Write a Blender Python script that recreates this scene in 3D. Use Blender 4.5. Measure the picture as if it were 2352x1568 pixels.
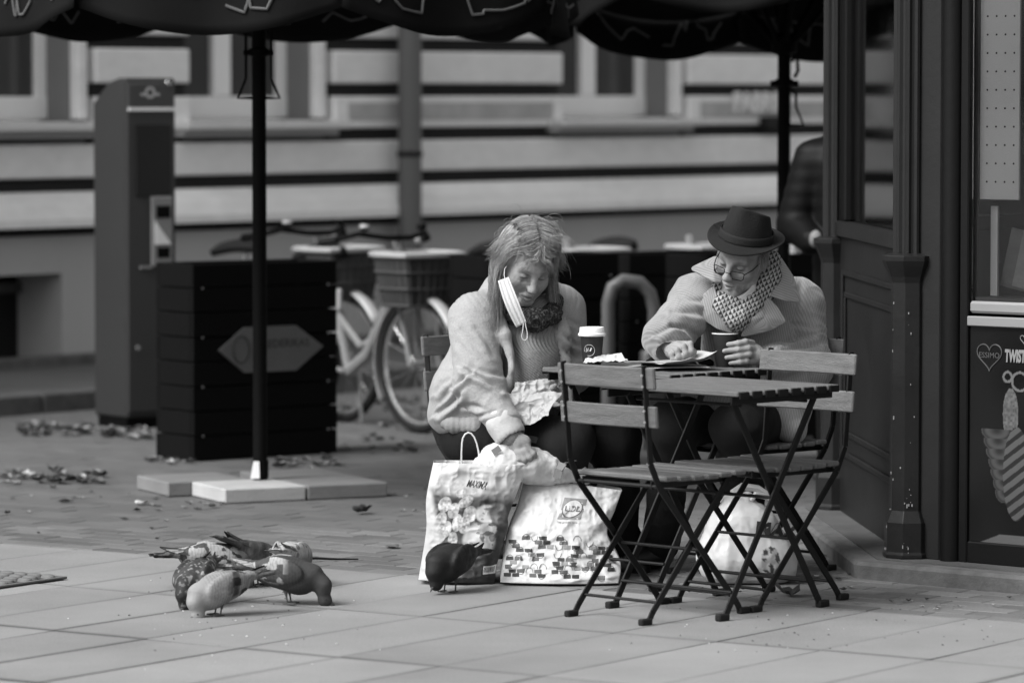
import bpy, bmesh, math, random
import numpy as np
from mathutils import Vector, Matrix, Euler
random.seed(7); np.random.seed(7)
for o in list(bpy.data.objects): bpy.data.objects.remove(o)
scene = bpy.context.scene
COL = scene.collection
# ------------------------------------------------------------------ camera
CAMH = 1.645; FPX = 9800.0; PITCH = math.atan(572/FPX)
cam = bpy.data.cameras.new('camera'); camo = bpy.data.objects.new('camera', cam); COL.objects.link(camo)
camo.location = (0, 0, CAMH); camo.rotation_euler = (math.pi/2-PITCH, 0, 0)
cam.sensor_fit = 'HORIZONTAL'; cam.sensor_width = 36; cam.lens = 150
cam.clip_start = .5; cam.clip_end = 2000
cam.dof.use_dof = True; cam.dof.focus_distance = 14.25; cam.dof.aperture_fstop = 2.7
scene.camera = camo
# ------------------------------------------------------------------ sky, sun, exposure (black and white: neutral light)
SUN_EL = math.radians(47); SUN_AZ = math.radians(-122)      # azimuth from +Y towards +X
w = bpy.data.worlds.new('World'); scene.world = w; w.use_nodes = True
nt = w.node_tree; nt.nodes.clear()
sky = nt.nodes.new('ShaderNodeTexSky'); sky.sky_type = 'NISHITA'; sky.sun_disc = False
sky.sun_elevation = SUN_EL; sky.sun_rotation = SUN_AZ; sky.air_density = 2.0; sky.dust_density = 4.0
bw = nt.nodes.new('ShaderNodeRGBToBW'); bg = nt.nodes.new('ShaderNodeBackground'); ow = nt.nodes.new('ShaderNodeOutputWorld')
bg.inputs['Strength'].default_value = .082
nt.links.new(sky.outputs[0], bw.inputs[0]); nt.links.new(bw.outputs[0], bg.inputs[0]); nt.links.new(bg.outputs[0], ow.inputs[0])
sd = bpy.data.lights.new('sun', 'SUN'); sun = bpy.data.objects.new('sun', sd); COL.objects.link(sun)
sd.energy = 1.75; sd.angle = math.radians(32); sd.color = (1, 1, 1)
sdir = Vector((math.sin(SUN_AZ)*math.cos(SUN_EL), math.cos(SUN_AZ)*math.cos(SUN_EL), math.sin(SUN_EL)))
sun.rotation_euler = sdir.to_track_quat('Z', 'Y').to_euler(); sun.location = (-6, 4, 12)
vs = scene.view_settings; vs.view_transform = 'Standard'; vs.look = 'None'; vs.gamma = 1; vs.exposure = 1.22
# ------------------------------------------------------------------ helpers: pixel (2352 x 1568) -> world
CP, SP = math.cos(PITCH), math.sin(PITCH)
def pt(px, py, Y):
    u = (px-1176)/FPX; v = (784-py)/FPX
    d = (u, CP+v*SP, -SP+v*CP); t = Y/d[1]
    return Vector((d[0]*t, Y, CAMH+d[2]*t))
def gp(px, py, z=0):
    u = (px-1176)/FPX; v = (784-py)/FPX
    d = (u, CP+v*SP, -SP+v*CP); t = (z-CAMH)/d[2]
    return Vector((d[0]*t, d[1]*t, z))
def V(*a): return Vector(a)
# ------------------------------------------------------------------ materials
MATS = {}
def mat(name, base, rough=.75, var=.18, scale=6., bump=.0, bscale=60., metal=0., tone=False, spec=.35, stretch=(1,1,1), var2=0., scale2=40., trans=0., cloth=False, world=False):
    """neutral grey procedural surface: two octaves of noise on the colour, a bump, optional mesh attribute 'tone' (print, natural marking)"""
    if name in MATS: return MATS[name]
    m = bpy.data.materials.new(name); m.use_nodes = True; MATS[name] = m
    n = m.node_tree.nodes; l = m.node_tree.links
    b = n['Principled BSDF']; b.inputs['Roughness'].default_value = rough; b.inputs['Metallic'].default_value = metal
    b.inputs['Specular IOR Level'].default_value = spec
    if cloth:
        b.inputs['Sheen Weight'].default_value = .12 if base > .1 else 0.; b.inputs['Sheen Roughness'].default_value = .5
    tc = n.new('ShaderNodeTexCoord'); mp = n.new('ShaderNodeMapping'); mp.inputs['Scale'].default_value = stretch
    if world: l.new(n.new('ShaderNodeNewGeometry').outputs['Position'], mp.inputs['Vector'])
    else: l.new(tc.outputs['Object'], mp.inputs['Vector'])
    def noise(sc, det):
        t = n.new('ShaderNodeTexNoise'); t.inputs['Scale'].default_value = sc; t.inputs['Detail'].default_value = det; t.inputs['Roughness'].default_value = .6
        l.new(mp.outputs[0], t.inputs['Vector']); return t.outputs['Fac']
    def math_(op, a, bb):
        t = n.new('ShaderNodeMath'); t.operation = op
        for i, x in enumerate((a, bb)):
            if isinstance(x, (int, float)): t.inputs[i].default_value = x
            else: l.new(x, t.inputs[i])
        return t.outputs[0]
    fac = math_('ADD', math_('MULTIPLY', math_('SUBTRACT', noise(scale, 5), .5), 2.2*var), 1.)
    if var2: fac = math_('MULTIPLY', fac, math_('ADD', math_('MULTIPLY', math_('SUBTRACT', noise(scale2, 3), .5), 2.2*var2), 1.))
    val = math_('MULTIPLY', fac, base)
    if tone:
        at = n.new('ShaderNodeAttribute'); at.attribute_name = 'tone'
        val = math_('MULTIPLY', val, at.outputs['Fac'])
    val = math_('MAXIMUM', val, .004)
    cb = n.new('ShaderNodeCombineColor')
    for i in range(3): l.new(val, cb.inputs[i])
    l.new(cb.outputs[0], b.inputs['Base Color'])
    if bump:
        bp = n.new('ShaderNodeBump'); bp.inputs['Strength'].default_value = bump; bp.inputs['Distance'].default_value = .01
        l.new(noise(bscale, 4), bp.inputs['Height']); l.new(bp.outputs[0], b.inputs['Normal'])
    if trans:
        b.inputs['Transmission Weight'].default_value = trans
    m['base'] = base
    return m
def glass(name, rough=.05, base=.6):
    if name in MATS: return MATS[name]
    m = bpy.data.materials.new(name); m.use_nodes = True; MATS[name] = m
    n = m.node_tree.nodes; l = m.node_tree.links; n.clear()
    o = n.new('ShaderNodeOutputMaterial'); mx = n.new('ShaderNodeMixShader'); tr = n.new('ShaderNodeBsdfTransparent'); gl = n.new('ShaderNodeBsdfGlossy')
    fr = n.new('ShaderNodeFresnel'); fr.inputs['IOR'].default_value = 1.45
    tr.inputs[0].default_value = (base, base, base, 1); gl.inputs['Roughness'].default_value = rough
    l.new(fr.outputs[0], mx.inputs[0]); l.new(tr.outputs[0], mx.inputs[1]); l.new(gl.outputs[0], mx.inputs[2]); l.new(mx.outputs[0], o.inputs[0])
    return m
# ------------------------------------------------------------------ scene objects
def tag(o, label=None, cat=None, group=None, kind=None):
    if label: o['label'] = label
    if cat: o['category'] = cat
    if group: o['group'] = group
    if kind: o['kind'] = kind
    return o
def thing(name, label, cat, loc=(0,0,0), rz=0., group=None):
    o = bpy.data.objects.new(name, None); COL.objects.link(o); o.empty_display_size = .05
    o.location = loc; o.rotation_euler = (0, 0, rz)
    tag(o, label, cat, group)
    return o
def base_matrix(o):
    M = Matrix.Identity(4)
    while o is not None:
        M = (Matrix.Translation(o.location) @ o.rotation_euler.to_matrix().to_4x4()) @ M
        o = o.parent
    return M
def link(name, me, m, parent=None):
    o = bpy.data.objects.new(name, me); COL.objects.link(o)
    if m is not None and not me.materials: me.materials.append(m)
    if parent is not None: o.parent = parent
    return o
def copy_tree(o, parent=None):
    c = o.copy(); COL.objects.link(c); c.parent = parent
    for ch in list(o.children): copy_tree(ch, c)
    return c
def raw_mesh(name, verts, faces, tone=None, smooth=True):
    me = bpy.data.meshes.new(name)
    me.from_pydata([tuple(v) for v in verts] if not isinstance(verts, np.ndarray) else verts.tolist(), [], faces if not isinstance(faces, np.ndarray) else faces.tolist())
    if smooth: me.polygons.foreach_set('use_smooth', [True]*len(me.polygons))
    if tone is not None:
        a = me.attributes.new('tone', 'FLOAT', 'POINT'); a.data.foreach_set('value', np.asarray(tone, dtype=np.float32))
    me.update(); return me
class MB:
    """collects shapes, then becomes ONE mesh object"""
    def __init__(s): s.v = []; s.f = []; s.t = []
    def add(s, vs, fs, tone=1.):
        o = len(s.v); s.v += [Vector(x) for x in vs]; s.f += [tuple(i+o for i in f) for f in fs]
        s.t += ([tone]*len(vs) if isinstance(tone, (int, float)) else list(tone)); return s
    def box(s, c, size, rz=0., M=None, tone=1.):
        x, y, z = [k/2 for k in size]
        vs = [Vector((a*x, b*y, d*z)) for a in (-1, 1) for b in (-1, 1) for d in (-1, 1)]
        R = M if M is not None else Matrix.Rotation(rz, 3, 'Z')
        return s.add([R @ k + Vector(c) for k in vs], [(0,1,3,2),(4,6,7,5),(0,4,5,1),(2,3,7,6),(0,2,6,4),(1,5,7,3)], tone)
    def bar(s, a, b, w, h, side=(1,0,0), tone=1.):
        """box from a to b; w along 'side', h across"""
        a = Vector(a); b = Vector(b); d = (b-a).normalized(); sd_ = Vector(side); sd_ = (sd_-d*sd_.dot(d)).normalized(); u = d.cross(sd_)
        vs = [p+sd_*(i*w/2)+u*(j*h/2) for p in (a, b) for i, j in ((-1,-1),(1,-1),(1,1),(-1,1))]
        return s.add(vs, [(3,2,1,0),(4,5,6,7),(0,1,5,4),(1,2,6,5),(2,3,7,6),(3,0,4,7)], tone)
    def tube(s, pts, r, n=8, caps=True, tone=1., squash=None):
        pts = [Vector(p) for p in pts]; m = len(pts); rs = r if isinstance(r, (list, tuple)) else [r]*m
        vs = []; ref = None
        for i, p in enumerate(pts):
            d = (pts[min(i+1, m-1)]-pts[max(i-1, 0)])
            d = d.normalized() if d.length > 1e-9 else Vector((0, 0, 1))
            if ref is None:
                ref = Vector((0,0,1)) if abs(d.z) < .9 else Vector((1,0,0))
            x = (ref-d*ref.dot(d)).normalized(); y = d.cross(x); ref = x
            for k in range(n):
                a = 2*math.pi*k/n; vs.append(p+(x*math.cos(a)+y*math.sin(a))*rs[i])
        fs = [(i*n+k, i*n+(k+1)%n, (i+1)*n+(k+1)%n, (i+1)*n+k) for i in range(m-1) for k in range(n)]
        if caps: fs += [tuple(range(n-1, -1, -1)), tuple((m-1)*n+k for k in range(n))]
        return s.add(vs, fs, tone)
    def lathe(s, prof, c=(0,0,0), n=16, M=None, tone=1., phase=0.):
        """prof: list of (r, z)"""
        c = Vector(c); vs = []
        for r, z in prof:
            for k in range(n):
                a = 2*math.pi*k/n+phase; p = Vector((r*math.cos(a), r*math.sin(a), z)); vs.append((M @ p if M is not None else p)+c)
        m = len(prof)
        fs = [(i*n+k, i*n+(k+1)%n, (i+1)*n+(k+1)%n, (i+1)*n+k) for i in range(m-1) for k in range(n)]
        fs += [tuple(range(n-1, -1, -1)), tuple((m-1)*n+k for k in range(n))]
        return s.add(vs, fs, tone)
    def prism(s, poly, d, tone=1.):
        """poly: 3D points of a planar outline, d: extrusion vector"""
        d = Vector(d); n = len(poly); vs = [Vector(p) for p in poly]+[Vector(p)+d for p in poly]
        fs = [tuple(range(n-1, -1, -1)), tuple(range(n, 2*n))]+[(i, (i+1)%n, n+(i+1)%n, n+i) for i in range(n)]
        return s.add(vs, fs, tone)
    def grid(s, fn, nu, nv, tone=None):
        vs = []; ts = []
        for i in range(nu+1):
            for j in range(nv+1):
                u, v = i/nu, j/nv; vs.append(fn(u, v)); ts.append(1. if tone is None else tone(u, v))
        fs = [(i*(nv+1)+j, (i+1)*(nv+1)+j, (i+1)*(nv+1)+j+1, i*(nv+1)+j+1) for i in range(nu) for j in range(nv)]
        return s.add(vs, fs, ts)
    def mesh(s, name, smooth=False, bevel=0., M=None, fix=True):
        vs = s.v if M is None else [M @ v for v in s.v]
        me = raw_mesh(name, vs, s.f, s.t, smooth=False)
        bm = bmesh.new(); bm.from_mesh(me)
        if fix: bmesh.ops.recalc_face_normals(bm, faces=bm.faces)
        if bevel: bmesh.ops.bevel(bm, geom=[e for e in bm.edges if e.calc_face_angle(0) > .5], offset=bevel, segments=1, affect='EDGES', profile=.5)
        bm.to_mesh(me); bm.free()
        if smooth:
            me.polygons.foreach_set('use_smooth', [True]*len(me.polygons))
            try: me.set_sharp_from_angle(angle=math.radians(42))
            except Exception: pass
        me.update(); return me
    def build(s, name, m, parent=None, smooth=False, bevel=0., world=False, fix=True):
        M = base_matrix(parent).inverted() if (world and parent is not None) else None
        return link(name, s.mesh(name, smooth, bevel, M, fix), m, parent)
def thicken(o, t, offset=-1.):
    md = o.modifiers.new('thickness', 'SOLIDIFY'); md.thickness = t; md.offset = offset; return o
def world_np(o_parent, P):
    M = np.array(base_matrix(o_parent).inverted()); return P @ M[:3, :3].T + M[:3, 3]
# text -> flat mesh (verts list of (x,y), faces), lower left at the origin, given letter height
def text_mesh(body, size=1., shear=0., bold=0., align='CENTER'):
    cu = bpy.data.curves.new('lettering', 'FONT'); cu.body = body; cu.size = size; cu.shear = shear; cu.align_x = align; cu.align_y = 'CENTER'; cu.offset = bold; cu.resolution_u = 3
    ob = bpy.data.objects.new('lettering', cu); COL.objects.link(ob)
    me = bpy.data.meshes.new_from_object(ob.evaluated_get(bpy.context.evaluated_depsgraph_get()))
    vs = [v.co.copy() for v in me.vertices]; fs = [tuple(p.vertices) for p in me.polygons]
    bpy.data.objects.remove(ob); bpy.data.curves.remove(cu); bpy.data.meshes.remove(me)
    return vs, fs
# ------------------------------------------------------------------ value noise on point arrays
def vnoise(P, seed=0):
    P = np.asarray(P, dtype=np.float64); i = np.floor(P).astype(np.int64); f = P-i; f = f*f*(3-2*f)
    def h(a, b, c):
        n = (a*374761393+b*668265263+c*2147483647+seed*974634777) & 0xffffffff
        n = ((n ^ (n >> 13))*1274126177) & 0xffffffff
        return ((n ^ (n >> 16)) & 0xffff)/65535.
    r = 0
    for dx in (0, 1):
        for dy in (0, 1):
            for dz in (0, 1):
                wgt = (f[:,0] if dx else 1-f[:,0])*(f[:,1] if dy else 1-f[:,1])*(f[:,2] if dz else 1-f[:,2])
                r = r+wgt*h(i[:,0]+dx, i[:,1]+dy, i[:,2]+dz)
    return r
def fbm(P, o=3, seed=0):
    r = 0; a = .5
    for k in range(o): r = r+a*vnoise(P*2**k, seed+k); a /= 2
    return r/(1-.5**o)
def ridged(P, o=2, seed=0):
    r = 0; a = .5
    for k in range(o): r = r+a*(1-np.abs(2*vnoise(P*2**k, seed+k)-1)); a /= 2
    return r/(1-.5**o)
# ------------------------------------------------------------------ signed-distance modelling -> one continuous surface
class SDF:
    def __init__(s): s.p = []
    def cap(s, a, b, ra, rb=None, k=.02, sub=False):
        s.p.append(('c', np.array(a, float), np.array(b, float), ra, ra if rb is None else rb, k, sub)); return s
    def chain(s, pts, rs, k=.02):
        for i in range(len(pts)-1): s.cap(pts[i], pts[i+1], rs[i], rs[i+1], k)
        return s
    def ell(s, c, r, R=None, k=.02, sub=False):
        s.p.append(('e', np.array(c, float), np.array(r, float), None if R is None else np.array(R, float), 0, k, sub)); return s
    def box(s, c, h, R=None, rnd=.01, k=.01, sub=False):
        s.p.append(('b', np.array(c, float), np.array(h, float), None if R is None else np.array(R, float), rnd, k, sub)); return s
    def bounds(s):
        lo = np.full(3, 1e9); hi = -lo
        for q in s.p:
            if q[6]: continue
            a, b = s.bb(q); lo = np.minimum(lo, a); hi = np.maximum(hi, b)
        return lo, hi
    def bb(s, q):
        if q[0] == 'c': r = max(q[3], q[4]); return np.minimum(q[1], q[2])-r, np.maximum(q[1], q[2])+r
        r = np.linalg.norm(q[2]) if q[3] is not None else q[2]
        if q[0] == 'b': r = r+q[4]
        return q[1]-r, q[1]+r
    def dist(s, q, X, Y, Z):
        if q[0] == 'c':
            a, b = q[1], q[2]; d = b-a; L = max(d @ d, 1e-12)
            x, y, z = X-a[0], Y-a[1], Z-a[2]
            h = np.clip((x*d[0]+y*d[1]+z*d[2])/L, 0, 1)
            return np.sqrt((x-h*d[0])**2+(y-h*d[1])**2+(z-h*d[2])**2)-(q[3]+(q[4]-q[3])*h)
        x, y, z = X-q[1][0], Y-q[1][1], Z-q[1][2]
        if q[3] is not None:
            R = q[3]; x, y, z = R[0,0]*x+R[1,0]*y+R[2,0]*z, R[0,1]*x+R[1,1]*y+R[2,1]*z, R[0,2]*x+R[1,2]*y+R[2,2]*z
        r = q[2]
        if q[0] == 'e':
            k0 = np.sqrt((x/r[0])**2+(y/r[1])**2+(z/r[2])**2); k1 = np.sqrt((x/r[0]**2)**2+(y/r[1]**2)**2+(z/r[2]**2)**2)+1e-9
            return k0*(k0-1)/k1
        dx, dy, dz = np.abs(x)-r[0], np.abs(y)-r[1], np.abs(z)-r[2]
        return np.sqrt(np.maximum(dx, 0)**2+np.maximum(dy, 0)**2+np.maximum(dz, 0)**2)+np.minimum(np.maximum(dx, np.maximum(dy, dz)), 0)-q[4]
    def polygonize(s, res):
        lo, hi = s.bounds(); lo = lo-3*res; hi = hi+3*res; n = np.ceil((hi-lo)/res).astype(int)+1
        ax = [lo[i]+res*np.arange(n[i]) for i in range(3)]
        D = np.full(n, .06, dtype=np.float32)
        for q in s.p:
            a, b = s.bb(q); m = max(.03, 2.2*q[5])
            i0 = np.maximum(np.floor((a-m-lo)/res).astype(int), 0); i1 = np.minimum(np.ceil((b+m-lo)/res).astype(int)+1, n)
            if (i1 <= i0).any(): continue
            sl = tuple(slice(i0[i], i1[i]) for i in range(3))
            X, Y, Z = np.meshgrid(ax[0][sl[0]], ax[1][sl[1]], ax[2][sl[2]], indexing='ij', sparse=True)
            d = s.dist(q, X, Y, Z).astype(np.float32); c = D[sl]; k = q[5]
            if q[6]: d = -d; h = np.maximum(k-np.abs(d-c), 0)/k; D[sl] = np.maximum(d, c)+h*h*k*.25
            else: h = np.maximum(k-np.abs(d-c), 0)/k; D[sl] = np.minimum(d, c)-h*h*k*.25
        return surface_nets(D, lo, res)
def surface_nets(D, lo, res):
    ins = D < 0; nx, ny, nz = D.shape
    cnt = np.zeros((nx-1, ny-1, nz-1), np.int8)
    for dx in (0,1):
        for dy in (0,1):
            for dz in (0,1): cnt += ins[dx:nx-1+dx, dy:ny-1+dy, dz:nz-1+dz]
    act = (cnt > 0) & (cnt < 8); I = np.argwhere(act); idx = np.full(act.shape, -1, np.int64); idx[act] = np.arange(len(I))
    P = np.zeros((len(I), 3)); W = np.zeros(len(I))
    cs = [(0,0,0),(1,0,0),(0,1,0),(1,1,0),(0,0,1),(1,0,1),(0,1,1),(1,1,1)]
    val = [D[I[:,0]+c[0], I[:,1]+c[1], I[:,2]+c[2]] for c in cs]
    for a in range(8):
        for b in range(a+1, 8):
            df = [cs[b][i]-cs[a][i] for i in range(3)]
            if sum(abs(k) for k in df) != 1: continue
            m = (val[a] < 0) != (val[b] < 0); t = np.where(m, val[a]/np.where(m, val[a]-val[b], 1), 0)
            for i in range(3): P[:,i] += np.where(m, cs[a][i]+t*df[i], 0)
            W += m
    P = (P/W[:,None]+I)*res+lo
    F = []
    for axis in range(3):
        sl0 = [slice(None)]*3; sl1 = [slice(None)]*3; sl0[axis] = slice(0, -1); sl1[axis] = slice(1, None)
        a, b = ins[tuple(sl0)], ins[tuple(sl1)]
        E = np.argwhere(a != b); o1, o2 = [(1,2),(2,0),(0,1)][axis]
        ok = (E[:,o1] > 0) & (E[:,o2] > 0) & (E[:,o1] < D.shape[o1]-1) & (E[:,o2] < D.shape[o2]-1); E = E[ok]
        fl = a[E[:,0], E[:,1], E[:,2]]
        q = []
        for u, v_ in ((1,1),(0,1),(0,0),(1,0)):
            C = E.copy(); C[:,o1] -= u; C[:,o2] -= v_; q.append(idx[C[:,0], C[:,1], C[:,2]])
        Q = np.stack(q, 1); Q = Q[(Q >= 0).all(1)]; fl = fl[:len(Q)]
        F.append(np.where(fl[:,None], Q, Q[:, ::-1]))
    return P, np.concatenate(F)
def vnormals(P, F):
    n = np.cross(P[F[:,2]]-P[F[:,0]], P[F[:,3]]-P[F[:,1]]); N = np.zeros_like(P)
    for i in range(4): np.add.at(N, F[:,i], n)
    return N/(np.linalg.norm(N, axis=1)[:,None]+1e-12)
def relax(P, F, it=2, lam=.5):
    E = np.concatenate([F[:, [0,1]], F[:, [1,2]], F[:, [2,3]], F[:, [3,0]]]); c = np.bincount(E.ravel(), minlength=len(P)).astype(float)
    for _ in range(it):
        S = np.zeros_like(P)
        for k in range(3): S[:,k] = np.bincount(E[:,0], P[E[:,1],k], len(P))+np.bincount(E[:,1], P[E[:,0],k], len(P))
        P = P+lam*(S/np.maximum(c, 1)[:,None]-P)
    return P
def sdf_obj(name, s, res, m, parent=None, disp=None, tone=None, it=1, X=None):
    """disp(P, N) -> offset along the normal; tone(P, N) -> colour factor; X: 4x4 local->world"""
    P, F = s.polygonize(res); P = relax(P, F, it)
    N = vnormals(P, F)
    if disp is not None: P = P+N*disp(P, N)[:,None]; N = vnormals(P, F)
    T = None if tone is None else tone(P, N)
    if X is not None: X = np.array(X); P = P @ X[:3,:3].T+X[:3,3]
    if parent is not None: P = world_np(parent, P)
    return link(name, raw_mesh(name, P, F, T if T is not None else np.ones(len(P))), m, parent)
def smooth01(x, a, b):
    t = np.clip((x-a)/(b-a), 0, 1); return t*t*(3-2*t)
# ================================================================== SETTING
M_asph = mat('asphalt', .13, .9, .25, 1.5, .25, 120, var2=.15, scale2=30)
M_slab = mat('concrete_slab', .225, .85, .34, 1.1, .3, 200, var2=.42, scale2=240, tone=True, world=True)
M_slab2 = mat('concrete_slab_worn', .205, .85, .34, 1.6, .3, 200, var2=.42, scale2=200, tone=True, world=True)
M_bed = mat('joint_sand', .06, .95, .3, 20)
M_brick = mat('paving_brick', .20, .88, .22, 2.2, .2, 120, var2=.15, scale2=50)
M_plaster = mat('painted_plaster', .78, .85, .16, .9, .2, 60, var2=.12, scale2=14, stretch=(.5,1,1))
M_plinth = mat('plinth_plaster', .40, .9, .16, 1.1, .15, 60, stretch=(1,1,.5))
M_rough = mat('rough_render', .42, .95, .35, 5, .6, 40)
M_white = mat('white_paint', .78, .5, .05, 4)
M_dark = mat('dark_paint', .012, .6, .2, 5, spec=.2)
M_black = mat('black_metal', .005, .6, .3, 9, spec=.06)
M_pane = mat('window_pane', .05, .08, .1, 1, spec=.6)
M_kerb = mat('kerb_stone', .10, .9, .7, 9, .5, 50)
ground = MB().add([(-300,-60,-.02),(300,-60,-.02),(300,500,-.02),(-300,500,-.02)], [(0,1,2,3)]).build('ground', M_asph); tag(ground, 'grey ground of the square and street beyond', kind='structure')
EB = V(.825,-.565,0).normalized(); EA = V(.565,.825,0).normalized()
PAV_RZ = math.atan2(EB.y, EB.x)
# --- light paving slabs
SB, SA = .363, .92
def ab(a, b, z=0): return EB*b+EA*a+V(0,0,z)
pm = MB(); pm.add([ab(7.0,-14,-.014), ab(7.0,-3,-.014), ab(11.76,-3,-.014), ab(11.76,-14,-.014)], [(0,1,2,3)])
pave = pm.build('pavement', M_bed); tag(pave, 'light concrete slab paving in the foreground', kind='structure')
slab_me = []
for k in range(6):
    b = MB(); j = [random.uniform(-.0012,.0012) for _ in range(4)]
    hx, hy = (SB-.004+j[0])/2, (SA-.004+j[1])/2; xs = [-hx, -hx+.004, -hx+.016, -hx+.03]+[hx*(2*q_/6-1) for q_ in range(1, 6)]+[hx-.03, hx-.016, hx-.004, hx]; ys = [-hy, -hy+.004, -hy+.016, -hy+.03]+[hy*(2*q_/14-1) for q_ in range(1, 14)]+[hy-.03, hy-.016, hy-.004, hy]
    ed = [random.choice((.5,.75,.9,1.)) for _ in range(4)]
    def tone_at(x, y):
        t = 1.
        for dd, e_ in ((x+hx, ed[0]), (hx-x, ed[1]), (y+hy, ed[2]), (hy-y, ed[3])): t = min(t, e_+(1-e_)*min(1, max(0, dd-.003)/(.016+.008*random.random())))
        return t
    n_ = len(ys); b.add([V(x, y, -.0015 if (i in (0, len(xs)-1) or jj in (0, n_-1)) else 0) for i, x in enumerate(xs) for jj, y in enumerate(ys)], [(i*n_+q_, (i+1)*n_+q_, (i+1)*n_+q_+1, i*n_+q_+1) for i in range(len(xs)-1) for q_ in range(n_-1)], [tone_at(x, y) for x in xs for y in ys])
    b.add([V(x, y, z) for z in (-.0015, -.04) for x, y in ((-hx,-hy),(hx,-hy),(hx,hy),(-hx,hy))], [(0,1,5,4),(1,2,6,5),(2,3,7,6),(3,0,4,7),(4,5,6,7)], .2)
    me = b.mesh('paving_slab', fix=False); me.materials.append(M_slab if k % 3 else M_slab2); slab_me.append(me)
for i in range(-16, 14):
    for j in range(-3, 2):
        o = link('paving_slab', random.choice(slab_me), None, pave); c = ab(9.94+SA*(j+.5), -8.148+SB*(i+.5), random.uniform(-.0014,.0006))
        o.location = c; o.rotation_euler = (random.uniform(-.002,.002), random.uniform(-.003,.003), PAV_RZ+random.choice((0, math.pi)))
# --- small brick pavers behind them
bp = MB(); bp.add([ab(11.76,-16,-.016), ab(11.76,-2,-.016), ab(17.3,-2,-.016), ab(17.3,-16,-.016)], [(0,1,2,3)])
bpave = bp.build('brick_paving', M_bed); tag(bpave, 'dark brick paving under the tables', kind='structure')
brick_me = []
for k in range(5):
    b = MB(); b.box((0,0,-.02), (.1975+random.uniform(-.001,.001), .0975+random.uniform(-.001,.001), .04)); me = b.mesh('brick', bevel=.003)
    me.materials.append(mat('paving_brick_%d' % k, .095+.014*k, .88, .35, 1.4, .3, 160, var2=.42, scale2=160, world=True)); brick_me.append(me)
cand = []
for r in range(55):
    for c in range(-80, -10):
        a = 11.78+.1*(r+.5); b_ = .2*(c+.5*(r % 2)); p = ab(a, b_)
        if p.x/p.y > .155 or p.x/p.y < -.15: continue
        if p.x > 1.35 and p.y > 14.4: continue
        cand.append((p.y, p))
cand.sort(key=lambda q: q[0])
vis = [q for q in cand if abs(q[1].x/q[1].y) < .122][:290]; vs_ids = set(id(q[1]) for q in vis)
for _, p in vis:
    o = link('brick', random.choice(brick_me), None, bpave); o.location = p+V(0,0,random.uniform(-.002,.0)); o.rotation_euler = (random.uniform(-.005,.005), random.uniform(-.004,.004), PAV_RZ)
rest = MB()
for _, p in cand:
    if id(p) in vs_ids: continue
    rest.box(p+V(0,0,-.02+random.uniform(-.002,0)), (.1975,.0975,.04), PAV_RZ, tone=random.uniform(.85,1.1))
tag(rest.build('far_bricks', mat('paving_brick_far', .11, .88, .2, 3, tone=True), bpave), kind='stuff')
# ------------------------------------------------------------------ the building behind
AF = V(.649,.761,0).normalized(); FRZ = math.atan2(AF.y, AF.x)
bld = thing('building', 'pale rusticated plaster building with white windows behind the square', 'building', (-2.856, 23.8, 0), FRZ)
def bpart(name, m, boxes, bevel=0., parent=None):
    b = MB()
    for (x0, x1, y0, y1, z0, z1) in boxes: b.box(((x0+x1)/2, (y0+y1)/2, (z0+z1)/2), (x1-x0, y1-y0, z1-z0))
    return b.build(name, m, parent or bld, bevel=bevel)
X0, X1 = -7., 16.
WIN = [(-3.9,-2.8), (-.5,.62), (1.514,2.613), (4.916,6.095), (8.5,9.65), (12.2,13.3)]
WB, WT = 1.49, 3.25
# backing wall (its openings give the reveals)
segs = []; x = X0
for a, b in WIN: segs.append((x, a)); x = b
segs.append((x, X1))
bpart('wall', mat('recess_shade_plaster', .22, .9, .15, 2), [(a, b, .092, .6, 1.12, WT) for a, b in segs]+[(a, b, .0925, .6, 1.12, WB-.01) for a, b in WIN]+[(X0, X1, .05, .6, WT, 9.)])  # darker than the courses: shade of grooves and reveals put into the colour
CELL = [(-.75,.5), (3.9,5.0)]
cs = []; x = X0
for a, b in CELL: cs.append((x, a)); x = b
cs.append((x, X1))
bpart('plinth', M_plinth, [(a, b, .03, .6, .0, .87) for a, b in cs]+[(a, b, .031, .6, .62, .87) for a, b in CELL]+[(a, b, .031, .6, .0, .1) for a, b in CELL])
bpart('plinth_ledge', M_kerb, [(X0, X1, -.06, .05, 0, .16)], .01)
for a, b in CELL:
    cw = bpart('cellar_window', M_dark, [(a, b, .4, .42, .1, .62)]); bpart('frame', mat('cellar_frame', .07), [(a, a+.06, .36, .39, .1, .62), (a+.42, a+.48, .36, .39, .1, .62), (a, b, .36, .39, .5, .56)], parent=cw)
J = [.865, 1.12, 1.388, 1.658, 1.935, 2.21, 2.485, 2.76, 3.03, 3.27]
GAP = .078
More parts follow.
